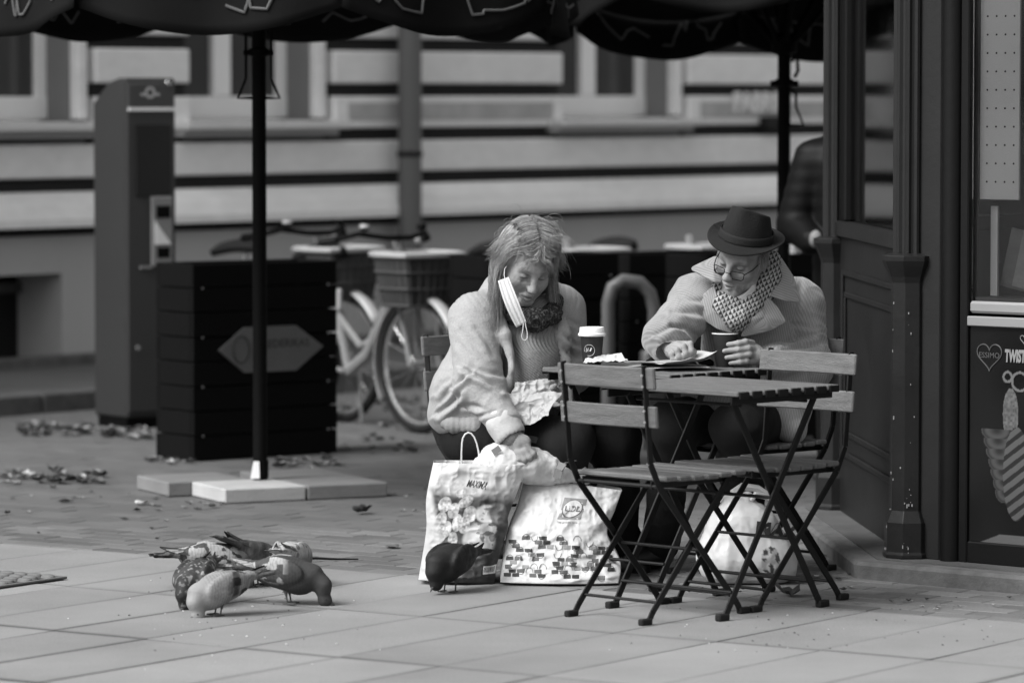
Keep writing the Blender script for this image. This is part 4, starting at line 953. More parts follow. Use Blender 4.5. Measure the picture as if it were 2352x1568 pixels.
for k in range(9): 
    x0 = u-.07+.015*k; m_ = MB(); m_.grid(lambda a, b: on_bag(MXF, x0+.006*a, v_-.012+.055*b, .0055), 1, 3); m_.build('bar_code_bar', M_ink, lbo, world=True, fix=False)
m_ = MB(); m_.tube([pt(1060,1068,14.38), pt(1060,1040,14.38), pt(1061,1018,14.38), pt(1063,1006,14.38), pt(1068,997,14.38), pt(1075,993,14.38), pt(1082,995,14.38), pt(1089,1003,14.38), pt(1095,1018,14.38), pt(1099,1036,14.38), pt(1102,1062,14.38)], .0028, 6); m_.build('cord_handle', mat('white_cord', .65, .8), mx, world=True, smooth=True)
# --- the pale carrier bag with the round logo and the block pattern
def lidl_tone(UV, P):
    px, py = project(P); T = np.full(len(P), .93)+.05*(vnoise(P*30, 2)-.5)
    return T
ld, LDF, _ = bag('carrier_bag', 'pale carrier bag with a round logo in a square and a pattern of small blocks', [(1150,1336),(1152,1310),(1166,1225),(1190,1160),(1206,1092)], [(1420,1338),(1424,1290),(1394,1225),(1412,1170),(1428,1126)], 14.20, 14.42, .17, .05, 11, lidl_tone, M_ld, M_inn, 130, 110, .016)
u0, v0 = uv_of(LDF, 1315, 1171); du = uv_of(LDF, 1341, 1171)[0]-u0; dv = uv_of(LDF, 1315, 1144)[1]-v0
def decal(root, F, pts, m, name, off=.003, sub=4):
    """filled polygon (u,v) on the bag surface"""
    cx = sum(p[0] for p in pts)/len(pts); cy = sum(p[1] for p in pts)/len(pts); m_ = MB(); n = len(pts); vs_ = [on_bag(F, cx, cy, off)]
    for k in range(1, sub+1): vs_ += [on_bag(F, cx+(x-cx)*k/sub, cy+(y-cy)*k/sub, off) for x, y in pts]
    fs_ = [(0, 1+i, 1+(i+1) % n) for i in range(n)]
    for k in range(1, sub): fs_ += [(1+(k-1)*n+i, 1+k*n+i, 1+k*n+(i+1) % n, 1+(k-1)*n+(i+1) % n) for i in range(n)]
    m_.add(vs_, fs_); return m_.build(name, m, root, world=True, fix=False)
def densify(pts, k=4): 
    r = []
    for i in range(len(pts)):
        a, b = pts[i], pts[(i+1) % len(pts)]
        for q_ in range(k): r.append((a[0]+(b[0]-a[0])*q_/k, a[1]+(b[1]-a[1])*q_/k))
    return r
M_lg = mat('logo_grey', .11, .6, .05, 5); M_lt = mat('logo_pale', .45, .6, .05, 5); M_lm = mat('logo_mid', .2, .6, .05, 5)
lg = decal(ld, LDF, densify([(u0-du,v0-dv),(u0+du,v0-dv),(u0+du,v0+dv),(u0-du,v0+dv)]), M_lm, 'square_logo', .0025)
decal(lg, LDF, [(u0+du*.88*math.cos(a), v0+dv*.88*math.sin(a)) for a in np.linspace(0, 2*math.pi, 24, endpoint=False)], M_lg, 'logo_ring', .0036)
decal(lg, LDF, [(u0+du*.80*math.cos(a), v0+dv*.80*math.sin(a)) for a in np.linspace(0, 2*math.pi, 24, endpoint=False)], M_lt, 'logo_disc', .0046)
asp = dv/du
bag_text(lg, LDF, 'LiDL', u0, v0, du*.70, asp, M_lg, 'logo_letters', off=.0062, bold=.012)
for k in range(1): pass
bag_text(ld, LDF, 'Taip gyventi verta', u0, v0-dv*1.28, du*.26, asp, M_lg, 'slogan')
rg = random.Random(12); tones = [mat('block_ink_%d' % i, v_, .6, .05, 5) for i, v_ in enumerate((.03,.08,.2))]
LPX = np.array(project(LDF.reshape(-1,3))).T.reshape(LDF.shape[0], LDF.shape[1], 2)
def inv(px, py):
    """print layout position -> surface coordinates of the bag panel"""
    d = (LPX[:,:,0]-px)**2+(LPX[:,:,1]-py)**2; j, i = np.unravel_index(d.argmin(), d.shape); j = min(max(j, 1), LPX.shape[0]-2); i = min(max(i, 1), LPX.shape[1]-2)
    a = (LPX[j,i+1]-LPX[j,i-1])/2; b = (LPX[j+1,i]-LPX[j-1,i])/2; D = np.linalg.solve(np.array([a, b]).T+1e-6*np.eye(2), np.array([px, py])-LPX[j,i]); D = np.clip(D, -1.5, 1.5)
    return (i+D[0])/(LPX.shape[1]-1), (j+D[1])/(LPX.shape[0]-1)
for r in range(11):
    for c_ in range(15):
        x = 1150+c_*19.5+9.7*(r % 2)-r*1.5; y = 1236+r*9.6+.03*(x-1250); lft = 1150+max(0, 1312-y)*.19; 
        if x < lft+12 or x > 1408 or y > 1330: continue
        if rg.random() < (.55 if r < 2 else .30): continue
        ti = 0 if rg.random() < .5 else (1 if rg.random() < .5 else 2)
        if rg.random() < .72: decal(ld, LDF, [inv(x+a, y+b) for a, b in ((-8,-4.2),(0,-4.2),(8,-4.2),(8,4.2),(0,4.2),(-8,4.2))], tones[ti], 'printed_block', .003, 2)
        if rg.random() < .45:
            sg = rg.choice((-1, 1)); m_ = MB(); m_.tube([on_bag(LDF, *inv(x+8.5*math.cos(a), y+sg*4-sg*12*math.sin(a)), .003) for a in np.linspace(0, math.pi, 10)], .0008, 4); m_.build('printed_arc', tones[1], ld, world=True)
M_strap = mat('strap_web', .16, .8, .2, 30, .2, 200); M_strapd = mat('dark_strap_web', .06, .8, .2, 30, .2, 200)
def strap(root, pts, wd, m, name='handle', side=(1,0,0)):
    m_ = MB(); pts = [Vector(p) for p in pts]
    for a, b in zip(pts, pts[1:]): m_.bar(a, b+(b-a)*.02, wd, .003, side=side)
    return m_.build(name, m, root, world=True)
strap(ld, [pt(1279,1097,14.33), pt(1284,1078,14.33), pt(1294,1064,14.34), pt(1310,1060,14.36), pt(1332,1060,14.40), pt(1345,1064,14.42), pt(1352,1078,14.43), pt(1357,1092,14.43)], .028, M_strap, side=(.9,-.2,.3))
strap(ld, [pt(1214,1007,14.42), pt(1232,1010,14.41), pt(1250,1022,14.40), pt(1266,1040,14.40), pt(1274,1054,14.40), pt(1277,1066,14.40)], .022, M_strapd, side=(.5,-.2,.8))
# --- soft white bags
M_pl = mat('white_plastic', .52, .35, .05, 5, .1, 30, spec=.5, tone=True)
def plasticky(amp, f, seed): return lambda P, N: amp*(ridged(P*np.array([f,f,f*.55]), 3, seed)-.6)*1.6+amp*.5*(ridged(P*f*2.7, 2, seed+4)-.5)
s = SDF(); s.chain([W(1110,1070,14.36), W(1150,1050,14.37), W(1200,1062,14.37), W(1255,1075,14.38)], [.030,.042,.034,.034], .04); s.ell(W(1145,1078,14.34), (.08,.05,.045), k=.03); s.cap(W(1135,1045,14.37), W(1152,1026,14.38), .026, .014, .03); s.cap(W(1220,1070,14.38), W(1330,1092,14.42), .05, .035, .04)
o = sdf_obj('plastic_bag', s, .005, M_pl, None, plasticky(.014, 15, 21)); tag(o, 'white plastic bag bulging out of the two carrier bags', 'bag')
tagm = MB(); tagm.box(pt(1140,1034,14.305), (.03,.002,.022), M=Matrix.Rotation(-.6,3,'Y')); o2 = tagm.build('sewn_label', M_lm, o, world=True)
s = SDF(); s.cap(W(1318,1075,14.40), W(1340,1078,14.42), .014, .012, .02); o = sdf_obj('tissue_pack', s, .004, M_tiss, None, plasticky(.008, 30, 5)); tag(o, 'white wrapper peeking out of the pale carrier bag', 'wrapper')
YB3 = 14.30
s = SDF(); s.ell(W(1712,1275,YB3), (.150,.12,.105), k=.05); s.ell(W(1705,1210,YB3), (.115,.10,.09), k=.06); s.ell(W(1770,1290,YB3), (.085,.10,.085), k=.05); s.ell(W(1665,1290,YB3), (.08,.1,.08), k=.05); s.cap(W(1690,1165,YB3), W(1715,1140,YB3), .045, .018, .04)
def b3tone(P, N):
    px, py = project(P); T = np.full(len(P), .97)
    e = ((px-1770)/22)**2+((py-1287)/32)**2; k = (e < 1) & (N[:,1] < 0); return np.where(k, np.where(ridged(P*45, 2, 3) > .68, .6, .06), T)
def b3d(P, N): d = plasticky(.012, 10, 31)(P, N); return np.where(P[:,2] < .02, 0, d)
b3 = sdf_obj('plastic_bag', s, .0055, M_pl, None, b3d, b3tone); tag(b3, 'knotted white plastic bag with black lettering on the ground under the table', 'bag')
P3 = np.array([v.co[:] for v in b3.data.vertices]); P3[:,2] = np.maximum(P3[:,2], .003); b3.data.vertices.foreach_set('co', P3.ravel()); 
for (pts, r) in (([(1690,1150),(1685,1130),(1705,1117),(1740,1122),(1775,1145),(1790,1175)], .014), ([(1725,1150),(1735,1135),(1760,1140),(1785,1165)], .011)):
    m_ = MB(); m_.tube([pt(x, y, YB3-.03+.01*i) for i, (x, y) in enumerate(pts)], [r*.7]+[r]*(len(pts)-2)+[r*.6], 7); ho = m_.build('handle_loop', mat('white_plastic_plain', .5, .35), b3, smooth=True)
vs_, fs_ = text_mesh('MAX', .062, bold=.004, shear=.1)
px3, py3 = project(P3); m_ = MB(); nv3 = []
for v in vs_:
    tx, ty = 1782+v.x*700, 1218-v.y*640-(v.x*700)*-.10; k = np.argmin((px3-tx)**2+(py3-ty)**2+((P3[:,1] > YB3)*1e6)); nv3.append(pt(tx, ty, P3[k,1]-.008))
m_.add(nv3, fs_); m_.build('lettering', M_ink, b3, fix=False)
# ================================================================== PEOPLE
def head_frame(origin, fwd, roll):
    f = Vector(fwd).normalized(); up = V(0,0,1); z = (up-f*up.dot(f)).normalized(); x = f.cross(z)
    R_ = Matrix.Rotation(roll, 3, f); x = R_ @ x; z = R_ @ z
    M_ = Matrix.Identity(4)
    for i in range(3): M_[i][0] = x[i]; M_[i][1] = f[i]; M_[i][2] = z[i]; M_[i][3] = origin[i]
    return M_
def head_sdf(old=1., jaw=1., neck=True):
    s = SDF()
    s.ell((0,-.015,.035), (.074,.096,.088), k=.03); s.ell((0,.032,-.045), (.058*jaw,.060,.076), k=.035); s.cap((-.012,.074,-.108), (.012,.074,-.108), .019, k=.03)
    for q_ in (-1, 1):
        s.ell((.043*q_,.058,-.034), (.023,.022,.026), k=.025); s.cap((.050*q_,.0,-.02), (.044*q_,.03,-.085), .022, .02, k=.03)      # cheek, jaw line
        s.cap((.012*q_,.086,.018), (.044*q_,.070,.020), .012, .010, k=.018)                                                          # brow
        s.ell((.030*q_,.096,-.002), (.017,.016,.011), k=.012, sub=True)                                                               # eye socket
        s.ell((.031*q_,.0755,-.003), (.0135,.013,.0115), k=.004)                                                                       # closed-down lid over the eyeball
        s.ell((.0125*q_,.101,-.041), (.0085,.011,.008), k=.008)                                                                       # nostril wing
        s.ell((.078*q_,-.008,-.010), (.010,.020,.032), k=.008); s.ell((.081*q_,-.004,-.008), (.006,.011,.020), k=.006, sub=True)       # ear
        s.cap((.019*q_,.101,-.042), (.035*q_,.079,-.086), .0055, .0035, k=.010, sub=True); s.cap((.027*q_,.085,-.082), (.031*q_,.078,-.100), .004, .002, k=.008, sub=True); s.cap((.014*q_,.088,-.016), (.036*q_,.082,-.024), .0035, .002, k=.008, sub=True)                                               # fold beside the mouth
    s.cap((0,.091,.012), (0,.114,-.034), .0085, .0125, k=.014); s.ell((0,.113,-.038), (.0115,.012,.010), k=.008)
    s.chain([(-.024,.082,-.074), (-.010,.094,-.069), (0,.0955,-.070), (.010,.094,-.069), (.024,.082,-.074)], [.004,.0062,.0062,.0062,.004], .008)
    s.chain([(-.020,.083,-.081), (0,.0945,-.083), (.020,.083,-.081)], [.004,.0078,.004], .008)
    s.chain2 = None
    for a, b in (((-.025,.089,-.0765), (0,.102,-.0755)), ((0,.102,-.0755), (.025,.089,-.0765))): s.cap(a, b, .0022, k=.005, sub=True)
    if neck: s.cap((0,-.02,-.075), (0,-.055,-.20), .048, .055, k=.04)
    return s
def face_tone(P, N, beard=0.):
    T = 1+.22*(vnoise(P*110, 3)-.5)+.20*(vnoise(P*26, 4)-.5)
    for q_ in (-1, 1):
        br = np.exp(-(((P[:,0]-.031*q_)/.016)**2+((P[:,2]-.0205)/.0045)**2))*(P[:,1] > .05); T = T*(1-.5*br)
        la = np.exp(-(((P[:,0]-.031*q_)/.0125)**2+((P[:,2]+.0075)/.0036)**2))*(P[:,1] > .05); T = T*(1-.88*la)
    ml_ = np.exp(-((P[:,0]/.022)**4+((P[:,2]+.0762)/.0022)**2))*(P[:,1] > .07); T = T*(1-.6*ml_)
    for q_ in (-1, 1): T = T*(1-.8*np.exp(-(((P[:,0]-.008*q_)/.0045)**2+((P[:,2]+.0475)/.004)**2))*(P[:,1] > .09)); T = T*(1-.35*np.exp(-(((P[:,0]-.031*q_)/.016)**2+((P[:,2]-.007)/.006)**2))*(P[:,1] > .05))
    lip = np.exp(-((P[:,0]/.021)**2+((P[:,2]+.0765)/.009)**2))*(P[:,1] > .07); T = T*(1-.28*lip)
    if beard:
        k = smooth01(-P[:,2], .058, .075)*(P[:,1] > .0)*(1-lip)
        T = T*(1-k)+k*(1.35+.5*(vnoise(P*np.array([220,220,90]), 8)-.5))
    return T
def head_wrinkle(P, N): 
    d = -.0009*np.abs(np.sin(P[:,2]*190+6*P[:,0]**2*90))*smooth01(P[:,2], .035, .05)*(P[:,1] > .03)
    for q_ in (-1, 1):
        for j in range(3):
            d = d-.0022*np.exp(-((P[:,2]+.004*j+.012+.25*(np.abs(P[:,0])-.03)**2*8)/.0016)**2)*np.exp(-((P[:,0]-(.036+.004*j)*q_)/.016)**2)*(P[:,1] > .04)
    return d+.0022*(vnoise(P*40, 5)-.5)+.0018*(ridged(P*np.array([70,70,45]), 2, 8)-.5)
def join_mesh(name, parts, m):
    """parts: list of (P, F, T) -> one mesh object in world space"""
    V_, F_, T_ = [], [], []; o = 0
    for P, F, T in parts: V_.append(P); F_.append(F+o); T_.append(T); o += len(P)
    return link(name, raw_mesh(name, np.concatenate(V_), np.concatenate(F_), np.concatenate(T_)), m)
def grow(s, res, disp=None, tone=None, X=None, it=1):
    P, F = s.polygonize(res); P = relax(P, F, it); N = vnormals(P, F)
    if disp is not None: P = P+N*disp(P, N)[:,None]; N = vnormals(P, F)
    T = np.ones(len(P)) if tone is None else tone(P, N)
    if X is not None: X = np.array(X); P = P @ X[:3,:3].T+X[:3,3]
    return P, F, T
def skin_tone(P, N): return 1+.16*(vnoise(P*70, 3)-.5)
def folds(amp, axis_pts, seed, f=14., along=.35):
    """cloth folds: ridges that wrap across a limb, compressed along the given direction"""
    ax = (np.array(axis_pts[1])-np.array(axis_pts[0])); ax /= np.linalg.norm(ax)
    def d(P, N):
        t = P @ ax; Q = P+np.outer(t, ax)*.6*0; Q = (P-np.outer(t, ax))*f*along+np.outer(t+.02*vnoise(P*12, seed+9), ax)*f
        return amp*(ridged(Q, 2, seed)-.62)*2
    return d
def creases(segs):
    """sharp cloth creases: valleys with a raised lip along polylines drawn on the side that faces the square"""
    def d(P, N):
        px, py = project(P); r = np.zeros(len(P))
        for (amp, w_, pts) in segs:
            best = np.full(len(P), 1e9); sgn = np.zeros(len(P)); along = np.zeros(len(P)); n = len(pts)-1
            for i in range(n):
                a = np.array(pts[i], float); b = np.array(pts[i+1], float); e = b-a; L = e @ e; x = px-a[0]; y = py-a[1]; h = np.clip((x*e[0]+y*e[1])/L, 0, 1); q_ = np.hypot(x-h*e[0], y-h*e[1]); m = q_ < best
                best = np.where(m, q_, best); sgn = np.where(m, np.sign(e[0]*y-e[1]*x), sgn); along = np.where(m, (i+h)/n, along)
            tp = np.sin(math.pi*np.clip(.12+.76*along, 0, 1))**.7; s_ = best*sgn
            r += amp*tp*(-np.exp(-(s_/w_)**2)+.75*np.exp(-((s_-1.9*w_)/(1.3*w_))**2))
        return r*smooth01(-N[:,1], -.05, .35)
    return d
M_skin = mat('old_skin', .26, .6, .2, 30, .35, 330, tone=True, spec=.35)
# ------------------------------------------------------------------ the woman
HW = head_frame(pt(1226,634,14.46)-Vector((.24,-.78,-.48)).normalized()*.082, (.24,-.78,-.50), math.radians(-7))
sk = SDF()      # torso, arms, legs under the clothes, and hands
ws = [W(1088,735,14.56), W(1100,885,14.47), W(1172,990,14.36)]; wl_ = [W(1285,712,14.76), W(1312,850,14.70), W(1290,905,14.50)]
sk.cap(W(1105,960,14.72), W(1180,760,14.66), .11, .12, .05); sk.cap(ws[0], wl_[0], .05, .05, .05); sk.cap(W(1190,730,14.66), np.array(HW @ V(0,-.05,-.16)), .05, .05, .04)
sk.chain(ws, [.045,.038,.028], .02); sk.chain(wl_, [.045,.038,.028], .02)
for (hp, kn, an, tt) in ((W(1100,990,14.66), W(1300,1005,14.42), W(1290,1280,14.55), W(1330,1315,14.46)), (W(1130,985,14.82), W(1425,985,14.56), W(1425,1270,14.68), W(1470,1300,14.60))):
    sk.cap(hp, kn, .075, .055, .03); sk.cap(kn, an, .05, .035, .02); sk.cap(an, tt, .035, .025, .02)
coarse = grow(sk, .011)
hd = SDF()      # right hand reaching into the bag
hd.cap(W(1172,990,14.36), W(1186,1008,14.35), .026, .027, .02); hd.ell(W(1198,1022,14.337), (.027,.018,.038), R=np.array(Matrix.Rotation(.75,3,'Y')), k=.02)
for (a, b, c_) in (((1212,1026,14.330),(1226,1042,14.325),(1232,1062,14.34)), ((1206,1034,14.322),(1217,1050,14.316),(1221,1070,14.335)), ((1197,1038,14.320),(1205,1055,14.314),(1207,1075,14.335)), ((1188,1038,14.324),(1192,1054,14.318),(1193,1070,14.335))):
    hd.chain([W(*a), W(*b), W(*c_)], [.0095,.009,.0075], .008)
hd.chain([W(1180,1012,14.35), W(1172,1030,14.345), W(1176,1050,14.34)], [.012,.010,.008], .012)
hand_r = grow(hd, .0035, lambda P, N: .0016*(ridged(P*60, 2, 4)-.5), skin_tone)
hl = SDF(); hl.cap(W(1290,905,14.50), W(1288,908,14.47), .026, .028, .02); hl.ell(W(1287,908,14.455), (.036,.028,.03), k=.02)
for i, dy in enumerate((-12,-3,6,15)): hl.chain([W(1300,902+dy,14.44), W(1310,905+dy,14.415), W(1296,910+dy,14.405)], [.0095,.009,.0075], .006)
hl.chain([W(1278,898,14.44), W(1270,890,14.42), W(1276,884,14.405)], [.011,.010,.008], .01)
hand_l = grow(hl, .004, None, skin_tone)
face = grow(head_sdf(jaw=1.12), .0028, head_wrinkle, face_tone, HW)
woman = join_mesh('person', [coarse, face, hand_r, hand_l], M_skin); tag(woman, 'seated long-haired woman in a pale jacket bending to reach into a shopping bag', 'person')
# jacket
M_jak = mat('pale_jacket', .30, .8, .14, 6, .3, 120, var2=.22, scale2=170, cloth=True)
sj = SDF()
sj.cap(W(1100,915,14.74), W(1168,765,14.72), .165, .165, .05); sj.ell(W(1052,905,14.70), (.085,.10,.085), k=.05)
sj.cap(ws[0]+np.array([.015,.03,.005]), W(1190,690,14.74), .085, .075, .05); sj.cap(W(1190,690,14.74), wl_[0], .075, .08, .05)
sj.cap(W(1150,665,14.70), W(1235,660,14.72), .06, .06, .04)
P0 = ws[0]; sj.cap(P0, ws[1], .087, .080, .035); sj.cap(ws[1], W(1158,968,14.38), .078, .058, .03)
sj.cap(wl_[0], wl_[1], .085, .072, .035); sj.cap(wl_[1], wl_[2], .068, .05, .03)
sj.cap(W(1020,955,14.70), W(1120,968,14.62), .055, .05, .04); sj.cap(W(1060,960,14.82), W(1200,955,14.82), .08, .07, .04)
# open fronts
sj.chain([W(1136,705,14.55), W(1160,770,14.495), W(1182,845,14.465), W(1168,905,14.48)], [.024,.017,.014,.014], .025)
sj.chain([W(1272,715,14.62), W(1288,770,14.58), W(1292,840,14.56)], [.030,.030,.028], .03)
# hollow where the jumper shows
sj.cap(W(1228,735,14.47), W(1226,900,14.46), .062, .066, .02, sub=True)
fa = folds(.016, (ws[0], ws[1]), 3, 13., .5); fb = folds(.013, (ws[1], ws[2]), 8, 17., .45)
jcr = creases([(.007,9,[(1060,762),(1085,785),(1112,812)]),(.006,8,[(1046,775),(1066,800),(1092,832)]),(.008,8,[(1096,755),(1120,785),(1134,812)]),(.012,6,[(1083,843),(1122,856),(1150,862)]),(.026,6,[(1070,850),(1109,868),(1150,896)]),(.020,5,[(1042,886),(1062,870),(1078,858)]),
  (.012,6,[(1058,930),(1085,932),(1112,940)]),(.012,5,[(1099,956),(1118,950),(1138,944)]),(.024,7,[(1006,948),(1030,930),(1054,908)]),(.012,6,[(1000,900),(1015,880),(1030,872)]),(.014,7,[(1010,925),(1026,905),(1036,890)]),(.016,6,[(1300,770),(1320,790),(1338,796)]),(.016,7,[(1298,800),(1318,818),(1338,820)]),(.012,6,[(1306,735),(1328,745),(1342,762)])])
def jak_disp(P, N):
    r = np.linalg.norm(P-ws[1], axis=1); w_ = smooth01(P[:,2], ws[1][2]-.03, ws[1][2]+.05); d = fa(P, N)*w_+fb(P, N)*(1-w_)
    d = d*(.55+.6*smooth01(-np.abs(P[:,2]-ws[1][2]), -.16, -.02))
    # quilted yoke: arcs round the neck
    q_ = np.linalg.norm((P-W(1190,640,14.60))*np.array([1,.7,1]), axis=1); yo = smooth01(P[:,2], 1.645-.78, 1.645-.72)*(q_ < .235)
    d = d*(1-.6*yo)-.0035*np.exp(-(((q_*1.) % .022-.011)/.0028)**2)*yo
    return d*.45+.85*jcr(P, N)+.003*(fbm(P*30, 2, 4)-.5)
jak = sdf_obj('jacket', sj, .0044, M_jak, woman, jak_disp)
# ribbed hem and turned cuff
hm = SDF(); hm.chain([W(1002,960,14.70), W(1045,972,14.62), W(1098,980,14.58)], [.026,.032,.032], .02); sdf_obj('waistband', hm, .0045, mat('rib_knit', .24, .85, .1, 9, .3, 90), jak, lambda P, N: .0008*np.sin(P[:,0]*330))
cf = MB(); ca = Vector(W(1150,970,14.37)); cbv = Vector(W(1170,1006,14.36)); ax = (cbv-ca).normalized()
ring = []
s = SDF(); s.cap(W(1156,972,14.375), W(1168,992,14.365), .060, .056, .01)
for a in range(1): pass
s.cap(W(1172,999,14.36), W(1185,1022,14.35), .046, .046, .006, sub=True)
sdf_obj('turned_cuff', s, .0042, mat('cuff_lining', .46, .85, .1, 9, .3, 60), jak, lambda P, N: .004*(fbm(P*28, 2, 2)-.5))
s = SDF(); s.cap(W(1168,990,14.365), W(1175,1002,14.355), .040, .038, .006); sdf_obj('jumper_cuff', s, .004, mat('jumper_knit', .22, .9, .12, 9, .4, 90), woman, lambda P, N: .0016*np.sin(P @ np.array([500,0,600])))
# jumper
def rib(P, N):
    return .0030*np.sin((P[:,0]*1.0+.10*np.sin((P[:,2]-.7)*14))*2*math.pi/.0125)+.012*(fbm(P*9, 2, 3)-.5)
sjm = SDF(); sjm.cap(W(1224,745,14.63), W(1216,905,14.61), .105, .118, .04); sjm.ell(W(1234,820,14.565), (.080,.06,.09), k=.04)
sdf_obj('jumper', sjm, .0032, mat('jumper_knit', .22, .9, .12, 9, .4, 90), woman, rib)
# lacy dark scarf
M_lace = mat('dark_lace', .016, .95, .6, 70, .8, 140, tone=True)
sc = SDF(); sc.chain([W(1160,690,14.60), W(1180,722,14.53), W(1228,738,14.49), W(1268,722,14.54), W(1278,690,14.62)], [.022,.026,.028,.026,.022], .03); sc.ell(W(1228,732,14.50), (.045,.022,.024), k=.03)
sdf_obj('scarf', sc, .0032, M_lace, woman, lambda P, N: .012*(ridged(P*75, 2, 3)-.5), lambda P, N: np.where(ridged(P*110, 1, 7) > .9, 6., 1.)*(1+.5*(vnoise(P*200, 2)-.5)))
# trousers and shoes
M_blk = mat('black_trouser_cloth', .0035, .9, .3, 8, .2, 120)
st = SDF(); st.cap(W(1080,985,14.74), W(1160,985,14.84), .12, .11, .05)
for (hp, kn, an) in ((W(1100,1000,14.66), W(1305,1015,14.44), W(1292,1275,14.55)), (W(1130,990,14.82), W(1415,1000,14.56), W(1425,1265,14.68))):
    st.cap(hp, kn, .10, .085, .04); st.cap(kn, an, .082, .06, .03)
sdf_obj('trousers', st, .008, M_blk, woman, folds(.010, (W(1100,1000,14.66), W(1305,1015,14.44)), 5, 9., .6))
for (an, tt) in ((W(1290,1290,14.55), W(1335,1320,14.44)), (W(1425,1282,14.68), W(1468,1306,14.60))):
    s = SDF(); s.cap(an, tt, .045, .04, .03); s.cap(an-np.array([0,0,.03]), tt-np.array([0,0,.02]), .038, .036, .02); o = sdf_obj('shoe', s, .006, mat('black_leather', .006, .4, .2, 9), woman)
# hair: a cap and loose strands that fall beside the face
M_hair = mat('grey_hair', .33, .5, .35, 40, tone=True, spec=.5)
def to_w(M_, p): return M_ @ Vector(p)
hc = SDF(); hc.ell((0,-.024,.045), (.083,.100,.092), k=.02); hc.ell((0,.092,-.040), (.066,.085,.092), k=.02, sub=True)
for q_ in (-1, 1): hc.chain([(.076*q_,.0,.0), (.083*q_,-.015,-.09), (.075*q_,-.045,-.16)], [.020,.022,.012], .03)
hc.cap((0,-.09,.0), (0,-.10,-.13), .055, .045, .04)
def strandy(P, N): return .006*(ridged(P*np.array([95,60,14]), 2, 5)-.5)
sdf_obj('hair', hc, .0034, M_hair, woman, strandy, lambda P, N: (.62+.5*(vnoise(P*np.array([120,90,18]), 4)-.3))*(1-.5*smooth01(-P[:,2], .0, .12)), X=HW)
def strands(n, M_, seed, roots, length, grav, m, name, parent, r0=.0011, wave=.012, segs=14, keep=(.084,.103,.096), kc=(0,-.022,.04), tones=(.40,1.5), part=False, clump=0):
    rng = random.Random(seed); mb_v = []; mb_f = []; mb_t = []; Mi = M_.inverted(); gdir = (Mi.to_3x3() @ V(0,0,-1)).normalized()
    cl = None
    for k in range(n):
        if clump and cl is not None and k % clump: p = Vector(cl[0])+Vector([rng.gauss(0,.0035) for _ in range(3)]); d = Vector(cl[1])+Vector([rng.gauss(0,.05) for _ in range(3)])
        else: cl = roots(rng); p, d = cl; ctn = rng.uniform(*tones); cph = [rng.uniform(0,6.3) for _ in range(3)]; cfr = rng.uniform(16,36)
        p = Vector(p); d = Vector(d).normalized(); L = length*rng.uniform(.55,1.15); st_ = L/segs; ph = [x+rng.gauss(0,.35) for x in cph]; fr = cfr*rng.uniform(.93,1.07); wv = wave*rng.uniform(.3,1.4)
        tn = ctn*rng.uniform(.8,1.2); sg_ = 1 if p.x > 0 else -1; xr = rng.random(); base = len(mb_v); pts = []
        for i in range(segs+1):
            f = i/segs; q_ = p+Vector((math.sin(fr*f*L*1.5+ph[0]), math.sin(fr*f*L*1.3+ph[1]), .5*math.sin(fr*f*L+ph[2])))*wv*f; pts.append(q_)
            d = (d+gdir*grav*(.3+f)).normalized(); p = p+d*st_
            e = Vector(((p.x-kc[0])/keep[0], (p.y-kc[1])/keep[1], (p.z-kc[2])/keep[2])); l_ = e.length
            if l_ < 1.0: 
                e = e/l_*(1.0+.07*rng.random()); p = Vector((kc[0]+e.x*keep[0], kc[1]+e.y*keep[1], kc[2]+e.z*keep[2]))
            if part and p.y > .0 and p.z < .055: p.x = sg_*max(abs(p.x), min(.080+.022*xr, .034+1.7*(.060-p.z)+.016*xr))
        for i, q_ in enumerate(pts):
            r = r0*(1-.75*(i/segs)**2); dd = (pts[min(i+1, segs)]-pts[max(i-1, 0)]).normalized(); a = dd.orthogonal().normalized(); b = dd.cross(a)
            for w_ in range(3): an = 2*math.pi*w_/3; mb_v.append(M_ @ (q_+(a*math.cos(an)+b*math.sin(an))*r)); mb_t.append(tn*(.75+.25*(i/segs)))
        for i in range(segs):
            for w_ in range(3): mb_f.append((base+i*3+w_, base+i*3+(w_+1) % 3, base+(i+1)*3+(w_+1) % 3, base+(i+1)*3+w_))
    P = np.array([tuple(v) for v in mb_v]); return link(name, raw_mesh(name, world_np(parent, P), mb_f, mb_t), m, parent)
